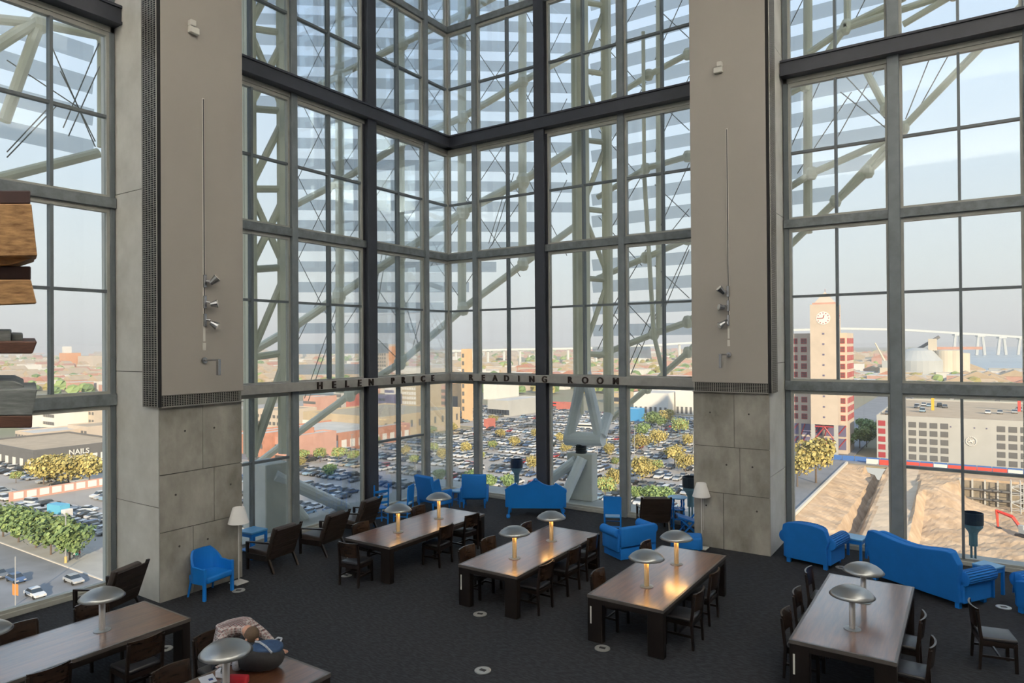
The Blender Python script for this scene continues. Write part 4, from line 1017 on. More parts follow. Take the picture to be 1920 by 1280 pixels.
struct('trim_6', MB().box(-700, -46, 43.9, 44.2, ZG, ZG+.2), M_LINE, 'pale kerb of the left street', 'kerb')
# the pit as terrain: sloped west bank, haul ramp, deep floor
def clamp01(v): return max(0.0, min(1.0, v))
def pit_z(x, y):
    top = ZG-.4; deep = ZG-8
    dx = x-PX_0
    # west bank: upper slope, a bench with nails, then a steep cut
    west = top - clamp01(dx/8.0)*3.0 - clamp01((dx-8.3)/2.5)*5.0
    wallx = 11.5
    if x > wallx: north = deep if y < 238.0 else top
    else: north = top - clamp01((PY_1-y-2)/24)*8
    rc = -4.5 + (PY_1-y)*.02
    ramp = top - clamp01((PY_1-y-4)/130)*7.5
    z = max(west, north, deep)
    k = abs(x-rc)
    if k < 5.0: z = max(ramp, deep)
    elif k < 11: z = max(z if x > rc else max(west, deep), ramp - (k-5.0)*2.2)
    s_ = math.sin(x*.7+y*.31)*.35 + math.sin(x*.23-y*.5)*.5 + math.sin(x*1.9+y*1.3)*.2 + math.sin(x*1.1-y*.9)*.2
    mound = 8*math.exp(-((x-5)/8.5)**2-((y-222)/24)**2) + 4*math.exp(-((x-30)/9)**2-((y-140)/10)**2)
    edge = clamp01(min(dx/3, (PX_1-x)/4, (PY_1-y)/4, (y-PY_0)/4))
    if k < 5.0: mound *= 0; s_ *= .3
    if y > 237.6 and x > wallx: return top
    return max(deep, min(top, z + mound*edge)) + s_*.5*edge
nx, ny = 112, 110; vs_ = []; fs_ = []; mi_ = []
for j in range(ny+1):
    for i in range(nx+1):
        x = PX_0 + (PX_1-PX_0)*(i/nx)**1.25; y = PY_0 + (PY_1-PY_0)*j/ny; vs_.append((x, y, pit_z(x, y)))
pm = MB()
pm.v = vs_
for j in range(ny):
    for i in range(nx):
        a = j*(nx+1)+i; pm.f.append((a, a+1, a+nx+2, a+nx+1))
        c = vs_[a]; rc = -4.5+(PY_1-c[1])*.02
        pm.m.append(1 if abs(c[0]-rc) < 4.2 and c[1] > 60 else 0)
struct('ground_12', pm, [M_DIRT, M_DIRT2], 'excavated building pit of tan soil with a haul ramp', 'building pit')
# near bank of the pit under the building so no gap shows
flat('ground_13', 'paved strip at the foot of the library', 'pavement', -46, 300, -60, 30, ZG+.05, M_PAVE)

# ------------------------------------------------ low hills on the horizon
M_HILL = mat('far_hill_olive', (.50, .47, .42), 1.0, col2=(.58, .54, .49), vscale=.004)
def ridge(name, label, d, a0, a1, base, amp, seed, wid):
    mb_ = MB(); n_ = 60; rr = random.Random(seed); ph = [rr.random()*6 for _ in range(5)]
    P_ = []
    for i in range(n_+1):
        a = a0+(a1-a0)*i/n_; dirv = Vector((-math.sin(a), math.cos(a), 0))
        hgt = base + amp*(.5+.25*math.sin(i*.35+ph[0])+.15*math.sin(i*.9+ph[1])+.1*math.sin(i*2.1+ph[2]))
        hgt *= min(1, i/4, (n_-i)/4)
        c = Vector((CX, CY, 0)) + dirv*d
        P_ += [c.to_tuple()[:2]+(ZG-2,), (c+dirv*wid*.4).to_tuple()[:2]+(ZG+hgt,), (c+dirv*wid).to_tuple()[:2]+(ZG-2,)]
    mb_.add(P_, [(i*3+k, i*3+k+1, i*3+k+4, i*3+k+3) for i in range(n_) for k in range(2)])
    return struct(name, mb_, M_HILL, label, 'hills', smooth=True)
ridge('hills_1', 'hazy low hills on the horizon left of the corner', 5200, R(33.7+48), R(33.7-4), 40, 45, 3, 1500)
ridge('hills_2', 'low far shore across the bay on the right', 7800, R(33.7-2), R(33.7-44), 34, 18, 5, 900)

# ------------------------------------------------ trees
def leaf_mesh(name, cols, rx, rz_, seed, n=1100):
    rr = random.Random(seed); mb_ = MB()
    lumps = [(rr.uniform(-.5, .5)*rx, rr.uniform(-.5, .5)*rx, rr.uniform(-.35, .5)*rz_, rr.uniform(.40, .62)) for _ in range(9)] + [(0, 0, 0, .75)]
    for i in range(n):
        lx, ly, lz, lr = lumps[i % len(lumps)]
        d = Vector((rr.gauss(0, 1), rr.gauss(0, 1), rr.gauss(0, 1))).normalized()
        r_ = rr.uniform(.6, 1.1)
        c = Vector((lx + d.x*rx*lr*r_, ly + d.y*rx*lr*r_, lz + d.z*rz_*lr*r_))
        s = rx*rr.uniform(.055, .11); q_ = (d + Vector((rr.gauss(0, .5), rr.gauss(0, .5), rr.gauss(0, .5)))).to_track_quat('Z', 'Y')
        p_ = [c + q_ @ Vector(v) for v in ((-s, -s*.6, 0), (s*.2, -s, s*.25), (s, s*.5, 0), (-s*.3, s, -s*.2))]
        mb_.add(p_, [(0, 1, 2, 3)], rr.choice((0, 0, 1)))
    return mb_.mesh(name, cols)
M_LG1 = mat('leaf_green', (.16, .24, .09), .8, rnd=.25); M_LG2 = mat('leaf_green_light', (.27, .36, .13), .8, rnd=.25)
M_LY1 = mat('leaf_olive', (.34, .29, .10), .8, rnd=.25); M_LY2 = mat('leaf_yellow', (.50, .41, .15), .8, rnd=.25); M_TRUNK = mat('bark', (.13, .10, .08), .9)
LEAF = {'g': [leaf_mesh('foliage', [M_LG1, M_LG2], 1, .85, s) for s in (1, 2)], 'y': [leaf_mesh('foliage', [M_LY1, M_LY2], 1, .9, s) for s in (3, 4)], 'o': [leaf_mesh('foliage', [M_LG2, M_LY1], 1, .8, s) for s in (5, 6)]}
TRK = MB().tube((0, 0, 0), (0, 0, 1), .05, 7, .03).tube((0, 0, .6), (.25, .1, 1.1), .03, 6, .015).tube((0, 0, .6), (-.2, -.15, 1.1), .03, 6, .015).mesh('trunk', M_TRUNK)
def tree(x, y, h, r, kind, label, group):
    t = thing('tree', label, 'tree', (x, y, ZG), rnd.random()*6, group)
    k = ob('trunk', TRK, t); k.scale = (h*.5, h*.5, h*.66)
    f = ob('foliage', rnd.choice(LEAF[kind]), t, (0, 0, h-r*.75)); f.scale = (r, r, r*.9)
    return t
for i, x in enumerate((-165, -157, -149, -141, -134)): tree(x, 46.2+rnd.uniform(-.5, .5), 8.0+rnd.uniform(-.6, .6), 4.6, 'g', 'leafy green street tree in the row on the left pavement', 'green street trees on the left pavement')
for (px_, py_, h, r, k, lab) in [(82, 908, 9, 5.2, 'y', 'olive tree before the dark shop front seen through the left window, left one'), (128, 905, 9, 5.5, 'y', 'olive tree before the dark shop front seen through the left window, middle one'), (168, 902, 8.5, 5.2, 'y', 'olive tree before the dark shop front seen through the left window, right one'), (30, 905, 4, 2, 'o', 'small green bush among the cars at the left edge'),
                              (1530, 905, 13.5, 6.4, 'y', 'big golden tree on the pavement left of the pit'), (1495, 912, 10, 4.8, 'y', 'golden tree partly behind the right window frame')]:
    p = pz(px_, py_, ZG); tree(p.x, p.y, h, r, k, lab, 'golden trees below the windows')
lot_trees = [(615, 900, 6, 3.2, 'g'), (570, 868, 6, 3, 'o'), (600, 866, 6, 3, 'o'), (635, 868, 7, 3.6, 'o'), (662, 870, 6, 3, 'o'), (560, 880, 5, 3, 'y'), (640, 838, 7, 4, 'y'), (660, 836, 7, 4, 'y'),
 (712, 812, 7, 4.2, 'o'), (735, 806, 7, 4, 'y'), (770, 808, 7, 4.2, 'y'), (705, 838, 5, 2.6, 'o'), (760, 862, 6, 3, 'y'), (778, 880, 6, 2.6, 'o'), (812, 818, 6, 3.4, 'o'), (850, 814, 6, 3, 'y'), (828, 862, 5, 3, 'y'), (812, 850, 5, 2.8, 'o'), (875, 850, 5, 3, 'y'), (880, 908, 5, 3.2, 'g'), (822, 905, 5, 3, 'g'),
 (925, 795, 5.5, 3.4, 'y'), (938, 822, 5, 3, 'y'), (965, 838, 5, 3.2, 'y'), (1005, 822, 5, 3, 'y'), (925, 845, 5, 2.8, 'o'), (1000, 884, 6, 3.2, 'y'), (918, 915, 5, 3.4, 'g'), (955, 918, 5, 3, 'g'), (900, 868, 5, 2.4, 'o'),
 (1050, 830, 5, 3, 'y'), (1062, 852, 5, 2.8, 'y'), (1130, 838, 5, 2.8, 'y'), (1142, 855, 5.5, 3.2, 'y'), (1150, 912, 6, 3.4, 'y'), (1135, 928, 6, 4, 'o'), (1155, 880, 5, 2.4, 'o'),
 (1205, 905, 9, 5.2, 'y'), (1203, 848, 8, 4.4, 'y'), (1235, 838, 8, 4.6, 'y'), (1265, 872, 8, 4.6, 'y'), (1285, 885, 7, 4, 'y'), (1222, 800, 9, 5.5, 'g'), (1205, 822, 8, 4.5, 'g'), (1240, 806, 8, 4.2, 'g'), (1275, 815, 9, 5, 'o'), (1250, 792, 8, 5, 'y'), (1232, 885, 5, 3, 'o'), (1225, 945, 6, 4, 'g'), (1250, 948, 6, 3.6, 'g'), (1195, 940, 5, 3, 'g'), (1292, 838, 6, 3.4, 'y')]
for (px_, py_, h, r, k) in lot_trees:
    p = pz(px_, py_, ZG); lab = {'g': 'dark green tree standing among the cars beyond the corner windows', 'y': 'golden-leaved tree standing among the cars beyond the corner windows', 'o': 'light olive tree standing among the cars beyond the corner windows'}[k]
    tree(p.x, p.y, h*.9, r*.85, k, lab, {'g': 'green', 'y': 'golden', 'o': 'olive'}[k]+' trees in the car park')
for (px_, py_, h, r) in [(1600, 838, 8, 4), (1612, 840, 9, 4.5), (1625, 838, 8, 4), (1590, 845, 7, 3.5), (1635, 818, 8, 4.5), (1620, 815, 8, 4)]:
    p = pz(px_, py_, ZG); tree(p.x, p.y, h, r, 'g', 'dark green tree between the clock tower and the garage', 'green trees beside the clock tower')

def count_group(gname, fmt): number_off([o for o in COL.objects if o.get('group') == gname], fmt)
count_group('green street trees on the left pavement', 'leafy green street tree on the left pavement, %s from the left')
for c_, n_ in (('green', 'dark green'), ('golden', 'golden-leaved'), ('olive', 'light olive')): count_group(c_+' trees in the car park', '%s '+n_+' tree from the left among the parked cars')
count_group('green trees beside the clock tower', '%s dark green tree from the left between clock tower and garage')
# ------------------------------------------------ cars
M_CGL = mat('car_glass', (.03, .04, .05), .12, spec=.8); M_TYRE = mat('car_tyre', (.02, .02, .02), .9); M_LIGHT = mat('car_lamp', (.6, .55, .5), .3)
PAINT = {'white': (.62, .63, .64), 'silver': (.36, .38, .40), 'black': (.025, .027, .03), 'blue': (.06, .11, .22), 'grey': (.14, .15, .16), 'red': (.36, .03, .03), 'beige': (.42, .36, .28), 'pale blue': (.25, .36, .46)}
MP = {k: mat('car_paint_'+k.replace(' ', '_'), v, .3, spec=.7) for k, v in PAINT.items()}
def car_parts(kind):
    L_, W_ = (4.5, 1.78) if kind == 'sedan' else (4.7, 1.9)
    if kind == 'sedan': low = [(-2.25, .35), (2.25, .35), (2.25, .70), (1.25, .92), (-1.35, .95), (-2.2, .88)]; cab = [(-1.75, .92), (1.05, .90), (.25, 1.42), (-1.0, 1.44)]
    else: low = [(-2.35, .4), (2.35, .4), (2.35, .85), (1.35, 1.05), (-2.3, 1.05)]; cab = [(-2.3, 1.04), (1.15, 1.04), (.45, 1.72), (-2.1, 1.74)]
    body = MB().prism([(x, -W_/2, z) for x, z in low], (0, W_, 0))
    n = len(cab); t_ = .12
    lo_ = [(x, -W_/2+.06, z) for x, z in cab[:2]] ; 
    A = [(cab[0][0], -W_/2+.05, cab[0][1]), (cab[1][0], -W_/2+.05, cab[1][1]), (cab[2][0], -W_/2+.2, cab[2][1]), (cab[3][0], -W_/2+.2, cab[3][1])]
    B = [(x, -y, z) for x, y, z in A]
    glass = MB().add(A+B, [(0, 1, 2, 3), (7, 6, 5, 4), (1, 5, 6, 2), (4, 0, 3, 7)])
    roof = MB().prism([(cab[3][0]-.02, -W_/2+.18, cab[3][1]-.02), (cab[2][0]+.03, -W_/2+.18, cab[2][1]-.02), (cab[2][0]+.03, W_/2-.18, cab[2][1]-.02), (cab[3][0]-.02, W_/2-.18, cab[3][1]-.02)], (0, 0, .05))
    wh = [MB().tube((x, s*(W_/2-.2), .32), (x, s*(W_/2+.01), .32), .32, 10) for x in (-1.4, 1.42) for s in (-1, 1)]
    lamps = MB().box(2.2, 2.27, -W_/2+.1, -W_/2+.5, .58, .72).box(2.2, 2.27, W_/2-.5, W_/2-.1, .58, .72)
    return body, glass, roof, wh, lamps
def merged_car(kind):
    body, glass, roof, wh, lamps = car_parts(kind); m_ = MB()
    for src, mi in [(body, 0), (glass, 1), (roof, 0), (lamps, 3)] + [(x, 2) for x in wh]: m_.add(src.v, src.f, mi)
    return m_
CARM = {}
CARSRC = {k: merged_car(k) for k in ('sedan', 'suv')}
def car_mesh(kind, colr):
    if (kind, colr) not in CARM: CARM[kind, colr] = CARSRC[kind].mesh('car', [MP[colr], M_CGL, M_TYRE, M_LIGHT])
    return CARM[kind, colr]
COLW = ['white']*7 + ['silver']*6 + ['black']*3 + ['blue']*2 + ['grey']*3 + ['red']*1 + ['beige']*1 + ['pale blue']*2
def near_car(label, x, y, rz, kind, colr):
    t = thing('car', label, 'car', (x, y, ZG+.02), rz, 'cars on the streets below')
    body, glass, roof, wh, lamps = car_parts(kind)
    body.build('body', MP[colr], t, bevel=.06, seg=1); glass.build('windows', M_CGL, t); roof.build('roof', MP[colr], t); lamps.build('headlamps', M_LIGHT, t)
    for w_ in wh: w_.build('wheel', M_TYRE, t)
for px_, py_, rz, kind, colr, lab in [(30, 1090, 0, 'sedan', 'blue', 'dark blue saloon on the left street behind the white one'), (66, 1118, 0, 'sedan', 'white', 'white saloon nearest on the left street'), (-2, 1082, 0, 'sedan', 'grey', 'grey saloon at the left edge of the street'), (138, 1092, 0, 'sedan', 'silver', 'silver saloon on the left street close to the column'),
     (62, 945, .3, 'suv', 'white', 'white people carrier at the kerb beyond the street trees'), (40, 952, .3, 'sedan', 'pale blue', 'pale blue saloon beside the white people carrier'), (8, 938, .1, 'suv', 'white', 'long white van at the left edge beyond the street trees'), (16, 958, .2, 'sedan', 'silver', 'silver saloon behind the street trees at the left edge'),
     (142, 962, .6, 'sedan', 'silver', 'silver saloon right of the blue box truck'), (166, 958, .6, 'sedan', 'white', 'white saloon second right of the blue box truck'), (183, 976, .5, 'sedan', 'grey', 'grey saloon cut by the column right of the blue box truck'), (97, 984, .2, 'sedan', 'black', 'black saloon just behind the street trees')]:
    p = pz(px_, py_, ZG); near_car(lab, p.x, p.y, rz, kind, colr)
# rows of parked cars
spots = []
def row(x0, x1, y, flip, fill=.9, step=3.0):
    x = x0
    while x < x1:
        if rnd.random() < fill: spots.append((x+rnd.uniform(-.15, .15), y+rnd.uniform(-.3, .3), PI/2*(1 if flip else -1)+rnd.uniform(-.03, .03)))
        x += step
avoid = [tuple(pz(a, b, ZG))[:2] for a, b, *_ in lot_trees]
y = 60; k = 0
while y < 262:
    row(-193, -48, y, k % 2, .88); y += 5.6 if k % 2 == 0 else 12.5; k += 1
y = 276; k = 0
while y < 368:
    row(-330, -50, y, k % 2, .8); y += 5.6 if k % 2 == 0 else 14; k += 1
y = 60; k = 0
while y < 138:
    row(-320, -215, y, k % 2, .75); y += 5.6 if k % 2 == 0 else 14; k += 1
def vis(p):
    d = Vector(p)-CAM; z = d.dot(FW); u = 960+FPX*d.dot(RT)/z; v = 640-FPX*d.dot(UP)/z
    return u, v, z
good = []
for (x, y, a) in spots:
    if any((x-ax)**2+(y-ay)**2 < 5 for ax, ay in avoid): continue
    if -330 < x < -206 and (x > -214 and y > 60): continue
    u, v, z = vis((x, y, ZG+.7))
    if not (-10 < u < 1310) or v > 1080: continue
    if 222 < u < 455 or 672 < u < 694 or 1012 < u < 1034 or 548 < u < 556: continue
    good.append((z, x, y, a, u))
good.sort()
stuff = {}; lotc = {}
for i, (z, x, y, a, u) in enumerate(good):
    kind = rnd.choice(('sedan', 'sedan', 'suv')); colr = rnd.choice(COLW)
    if i < 290:
        o = ob('car', car_mesh(kind, colr), None, (x, y, ZG+.02), a)
        tag(o, 'x', 'car', '%s %s cars in the car park' % (colr, kind))
        lotc.setdefault((x < -196, round(y/2.8), colr, 'saloon' if kind == 'sedan' else 'estate car'), []).append(o)
    else:
        stuff.setdefault(colr, MB()); src = CARSRC[kind]; c_, s_ = math.cos(a), math.sin(a)
        stuff[colr].add([(x+c_*vx-s_*vy, y+s_*vx+c_*vy, ZG+.02+vz) for vx, vy, vz in src.v], [])
        base_ = len(stuff[colr].v)-len(src.v)
        for f_, mi in zip(src.f, src.m): stuff[colr].f.append(tuple(q_+base_ for q_ in f_)); stuff[colr].m.append(mi)
for lot in (False, True):
    ys = sorted({k[1] for k in lotc if k[0] == lot})
    for k_, objs in lotc.items():
        if k_[0] == lot: number_off(objs, '%s ' + '%s %s from the left in the %s row, %s car park' % (k_[2], k_[3], nth(ys.index(k_[1])+1), 'left' if lot else 'big'))
for colr, mb_ in stuff.items():
    o = mb_.build('parked_cars', [MP[colr], M_CGL, M_TYRE, M_LIGHT]); tag(o, 'far rows of tiny %s parked cars' % colr, 'cars', kind='stuff')

# ------------------------------------------------ buildings
M_RED2 = mat('window_red_frame', (.36, .05, .06), .5); M_BGL = mat('building_glass', (.06, .07, .09), .2, spec=.8); M_CREAM = mat('facade_cream', (.52, .44, .36), .8, var=.06, vscale=.3)
M_BGREY = mat('facade_grey', (.42, .42, .40), .8, var=.06, vscale=.2); M_BWHITE = mat('facade_white', (.68, .66, .62), .8, var=.05, vscale=.2); M_BRICK = mat('facade_brick', (.46, .22, .15), .85, var=.15, vscale=.5)
M_ROOFW = mat('roof_pale', (.56, .53, .48), .9, var=.12, vscale=.15); M_ROOFT = mat('roof_tan', (.46, .36, .25), .9, var=.12, vscale=.2); M_PINK = mat('facade_pink', (.52, .30, .24), .85, var=.08, vscale=.3)
M_ORNG = mat('facade_orange', (.62, .30, .14), .8, var=.08, vscale=.3); M_BEIGE = mat('facade_beige', (.46, .37, .25), .85, var=.08, vscale=.3); M_PURP = mat('facade_slate_violet', (.14, .13, .22), .7); M_DKG = mat('facade_dark_grey', (.13, .13, .13), .8, var=.08, vscale=.3)
WM = {}
def wmesh(w_, h_, m, axis):
    key = (round(w_, 2), round(h_, 2), m.name, axis)
    if key not in WM:
        mb_ = MB()
        if axis == 'y': mb_.box(-w_/2, w_/2, -.12, .25, 0, h_)
        else: mb_.box(-.25, .12, -w_/2, w_/2, 0, h_)
        WM[key] = mb_.mesh('window', m)
    return WM[key]
def building(label, x0, x1, y0, y1, h, wm, rm, fy=None, fx=None, wmat=None, name='building', group=None, z0=ZG, parapet=.8):
    """fy / fx: (columns, rows, window width, window height, first sill) on the -Y and +X faces"""
    t = thing(name, label, 'building', ((x0+x1)/2, (y0+y1)/2, z0), 0, group)
    hx, hy = (x1-x0)/2, (y1-y0)/2
    MB().box(-hx, hx, -hy, hy, -.6, h).build('walls', wm, t)
    MB().box(-hx+.3, hx-.3, -hy+.3, hy-.3, h, h+.15).build('roof', rm, t)
    MB().box(-hx, hx, -hy, -hy+.3, h, h+parapet).box(-hx, hx, hy-.3, hy, h, h+parapet).box(-hx, -hx+.3, -hy+.3, hy-.3, h, h+parapet).box(hx-.3, hx, -hy+.3, hy-.3, h, h+parapet).build('parapet', wm, t)
    wmat = wmat or M_BGL
    if fy:
        c, r_, ww, wh_, s0 = fy; pitch = (h-s0)/r_
        for i in range(c):
            for j in range(r_): ob('window', wmesh(ww, wh_, wmat, 'y'), t, (-hx + (i+.5)*2*hx/c, -hy, s0+j*pitch))
    if fx:
        c, r_, ww, wh_, s0 = fx; pitch = (h-s0)/r_
        for i in range(c):
            for j in range(r_): ob('window', wmesh(ww, wh_, wmat, 'x'), t, (hx, -hy + (i+.5)*2*hy/c, s0+j*pitch))
    return t
# clock tower block
cb = building('cream office block with red-framed windows beside the clock tower', -58, -24.2, 267.5, 285, 45, M_CREAM, M_ROOFW, fy=(10, 10, 2.1, 2.1, 12.5), fx=(5, 10, 2.1, 2.1, 12.5), wmat=M_RED2)
M_BRGL = mat('brown_glass', (.14, .08, .08), .3)
wm2 = wmesh(.75, .75, M_BRGL, 'y')
for ch_ in list(cb.children):
    if ch_.name.startswith('window') and abs(ch_.location.y+8.75) < .1:
        for gx, gz in ((-.45, .2), (.45, .2), (-.45, 1.15), (.45, 1.15)): ob('glass', wm2, ch_, (gx, -.06, gz))
for i in range(8):
    x = -16.9 + (i+.5)*33.8/8
    for z in (1.5, 6.5):
        MB().box(x-1.6, x+1.6, -8.9, -8.7, z, z+4.2).build('base_opening', M_PURP, cb)
        MB().tube((x-1.6, -8.95, z), (x+1.6, -8.95, z+4.2) if i % 2 else (x-.2, -8.95, z+4.2), .22, 6).build('red_brace', M_RED2, cb)
tw = thing('clock_tower', 'tall cream clock tower with round white clock face and pointed cap', 'tower', (-31.1, 264.6, ZG))
MB().box(-4.6, 4.6, -4.6, 4.6, 11.5, 56.5).build('shaft', M_CREAM, tw)
for s in (-1, 1):
    for s2 in (-1, 1): MB().box(s*4.6, s*3.3, s2*4.6, s2*3.3, 0, 11.5).build('base_leg', M_BGREY, tw)
for z in (1, 6.2):
    MB().box(-3.3, 3.3, -4.4, -4.2, z+4.3, z+4.8).build('base_beam', M_RED2, tw)
    for s in (-1, 1): MB().tube((s*3.2, -4.3, z), (0, -4.3, z+4.4), .28, 6).build('red_brace', M_RED2, tw)
MB().box(-3.9, 3.9, -3.9, 3.9, 56.5, 57.2).build('cap_band', M_PINK, tw)
MB().add([(-3.3, -3.3, 57.2), (3.3, -3.3, 57.2), (3.3, 3.3, 57.2), (-3.3, 3.3, 57.2), (0, 0, 61.5)], [(0, 1, 4), (1, 2, 4), (2, 3, 4), (3, 0, 4), (3, 2, 1, 0)]).build('pointed_cap', M_CREAM, tw)
MB().tube((0, 0, 61), (0, 0, 62.5), .08, 5).build('finial', M_RED2, tw)
for ax in ('y', 'x'):
    P3 = (lambda u, z, d: (u, -4.6-d, 51.3+z)) if ax == 'y' else (lambda u, z, d: (4.6+d, u, 51.3+z))
    f_ = MB().tube(P3(0, 0, 0), P3(0, 0, .12), 2.45, 32).build('clock_face', M_BWHITE, tw)
    for i in range(12):
        a = PI/6*i; MB().tube(P3(1.95*math.sin(a), 1.95*math.cos(a), .1), P3(1.95*math.sin(a), 1.95*math.cos(a), .2), .2, 6).build('hour_mark', M_RED2, f_)
    MB().tube(P3(0, 0, .2), P3(-1.7, -.1, .2), .12, 5).build('clock_hand', M_RED2, f_); MB().tube(P3(0, 0, .2), P3(.35, 1.2, .2), .14, 5).build('clock_hand', M_RED2, f_)
for i in range(9): MB().box(-.35, .35, -4.72, -4.55, 14+i*3.9, 14.6+i*3.9).build('slot', M_PURP, tw)
# garage with roof deck
gr = building('long grey parking garage with open square bays and cars on its roof deck', -14, 74, 263, 352, 15, M_BGREY, M_ROOFT, name='parking_garage')
for i in range(27):
    x = -44 + 1.65 + i*3.2
    if 15.2-30 < x-0 < 34-30-0: pass
    wx = x+30
    if 7.5 < wx < 20.5: continue
    for j in range(5): ob('bay', wmesh(2.25, 1.9, M_RED2 if wx < -7 else M_DKG, 'y'), gr, (x, -44.5, .5+j*2.85))
for i in range(4): MB().box(-21.5+i*3.4, -21.1+i*3.4, -44.62, -44.4, 12.6, 13.0).build('vent', M_PURP, gr)
lg = MB(); 
for i in range(16):
    a0, a1 = PI*2*i/16, PI*2*(i+.72)/16
    lg.tube((-15.5+1.5*math.cos(a0), -44.62, 8.2+1.5*math.sin(a0)), (-15.5+1.5*math.cos(a1), -44.62, 8.2+1.5*math.sin(a1)), .16, 6)
lg.tube((-16.3, -44.62, 8.0), (-14.7, -44.62, 8.5), .22, 6).tube((-15.9, -44.62, 8.7), (-15.1, -44.62, 7.7), .2, 6)
tag(lg.build('emblem', M_BWHITE, gr), 'round white emblem on the blank grey wall')
for px_, py_, colr, kind in [(1720, 764, 'silver', 'suv'), (1732, 760, 'white', 'sedan'), (1742, 762, 'pale blue', 'sedan'), (1730, 772, 'pale blue', 'suv'), (1762, 762, 'black', 'suv'), (1772, 764, 'grey', 'sedan'), (1852, 775, 'white', 'sedan'), (1875, 775, 'silver', 'sedan'), (1910, 770, 'pale blue', 'suv'), (1902, 774, 'silver', 'sedan'), (1705, 747, 'grey', 'sedan'), (1785, 749, 'white', 'sedan'), (1870, 752, 'grey', 'sedan'), (1665, 776, 'grey', 'sedan'), (1680, 768, 'silver', 'suv')]:
    p = pz(px_, py_, ZG+15.2); o = ob('car', car_mesh(kind, colr), None, (p.x, p.y, ZG+15.16), PI/2+rnd.uniform(-.05, .05)); tag(o, '%s %s on the garage roof deck' % (colr, 'saloon' if kind == 'sedan' else 'estate car'), 'car', 'cars on the garage roof')
for i, (x, y) in enumerate(((2, 300), (30, 310))):
    t = thing('gantry', ['yellow post on the garage roof deck', 'red striped gantry on the garage roof deck'][i], 'gantry', (x, y, ZG+15.15))
    mm = [mat('yellow_post', (.6, .42, .05), .6), mat('red_gantry', (.55, .08, .07), .6)][i]
    MB().box(-.5, .5, -.4, .4, 0, 5).build('post', mm, t); MB().box(-2.5*i-.6, 2.5*i+.6, -.3, .3, 4.4, 5.2).build('cross_arm', mm, t)
# construction fence: barrier panels
M_BBL = mat('barrier_blue', (.06, .16, .42), .6); M_BRD = mat('barrier_red', (.60, .07, .05), .6); M_BWT = mat('barrier_white', (.62, .62, .60), .6)
bsrc = {}
for k_, m_ in (('blue', M_BBL), ('red', M_BRD), ('white', M_BWT)): bsrc[k_] = MB().box(-1.9, 1.9, -.15, .15, 0, 1.7).box(-1.9, -1.7, -.4, .4, 0, .3).box(1.7, 1.9, -.4, .4, 0, .3).mesh('barrier', m_)
for i in range(26):
    x = -34+i*4.0
    for yy, kk in ((252.5, 'blue'), (249.0, 'red' if (i*7) % 5 else 'white')):
        if yy < 250 and x < -16: continue
        o = ob('site_barrier', bsrc[kk], None, (x, yy, ZG)); tag(o, '%s site barrier panel along the street before the garage' % kk, 'barrier', kk+' site barriers')
for c_ in ('blue', 'red', 'white'): count_group(c_+' site barriers', '%s '+c_+' site barrier panel from the left along the street before the garage')
count_group('cars on the garage roof', '%s car from the left on the garage roof deck')
# retaining wall of the pit, scaffold tower, excavator
M_PILE = mat('pit_wall_grey', (.17, .15, .12), .9, col2=(.30, .26, .20), vscale=.5); 
rw = thing('retaining_wall', 'dark timber-lagged retaining wall at the far side of the pit', 'wall', (0, 0, 0))
for i in range(19):
    x = 11.5+i*3.2
    MB().box(x, x+3.1, 236.5, 237, ZG-8, ZG-.8).build('lagging_panel', M_PILE, rw); MB().box(x-.25, x+.25, 236.0, 236.5, ZG-8, ZG-.2).build('soldier_pile', M_BGREY, rw)
MB().box(11.2, 72, 235.6, 236.1, ZG-3.4, ZG-2.9).build('waler', M_DKG, rw); MB().box(11.2, 72, 235.6, 236.1, ZG-6.2, ZG-5.7).build('waler', M_DKG, rw)
M_SCAF = mat('scaffold_pale', (.50, .52, .52), .5)
sc = thing('scaffold_tower', 'pale scaffold stair tower against the pit wall', 'scaffold', (26.3, 230, ZG-8))
for x in (-2.2, 0, 2.2):
    for y in (-1.2, 1.2): MB().tube((x, y, 0), (x, y, 9.5), .13, 6).build('standard', M_SCAF, sc)
for k_ in range(4):
    z = 1+k_*2.2
    for y in (-1.2, 1.2): MB().tube((-2.2, y, z), (2.2, y, z), .09, 6).build('ledger', M_SCAF, sc)
    MB().tube((-2.2 if k_ % 2 else 2.2, -1.2, z), (2.2 if k_ % 2 else -2.2, -1.2, z+2.1), .1, 6).build('brace', M_SCAF, sc)
M_EXC = mat('excavator_red', (.62, .045, .025), .45); M_EXD = mat('excavator_dark', (.04, .04, .045), .6); M_EXG = mat('excavator_grey', (.35, .38, .40), .5)
ep = pz(1925, 1002, ZG-7.6)
ex = thing('excavator', 'red excavator with bent boom digging in the pit', 'excavator', (ep.x, ep.y, pit_z(ep.x, ep.y)), R(150))
for s in (-1, 1): MB().prism([(x, s*1.2-.3, z) for x, z in ((-1.9, .15), (1.9, .15), (2.2, .5), (1.9, .9), (-1.9, .9), (-2.2, .5))], (0, .6, 0)).build('track', M_EXD, ex)
MB().box(-2.0, 1.3, -1.3, 1.3, 1.05, 2.1).build('house', M_EXG, ex, bevel=.1, seg=1); MB().box(.1, 1.4, .3, 1.3, 2.1, 3.2).build('cab', M_EXG, ex, bevel=.08, seg=1); MB().box(-.5, .5, -.5, .5, .85, 1.05).build('slew_ring', M_EXD, ex)
def boom(a, b, wa, wb): return MB().tube(a, b, wa, 4, wb)
boom((1.2, -.3, 1.8), (3.4, -.3, 4.6), .38, .48).build('boom_lower', M_EXC, ex); boom((3.4, -.3, 4.6), (7.2, -.3, 5.4), .48, .36).build('boom_upper', M_EXC, ex); boom((7.3, -.3, 5.7), (7.0, -.3, 1.3), .42, .28).build('stick', M_EXC, ex)
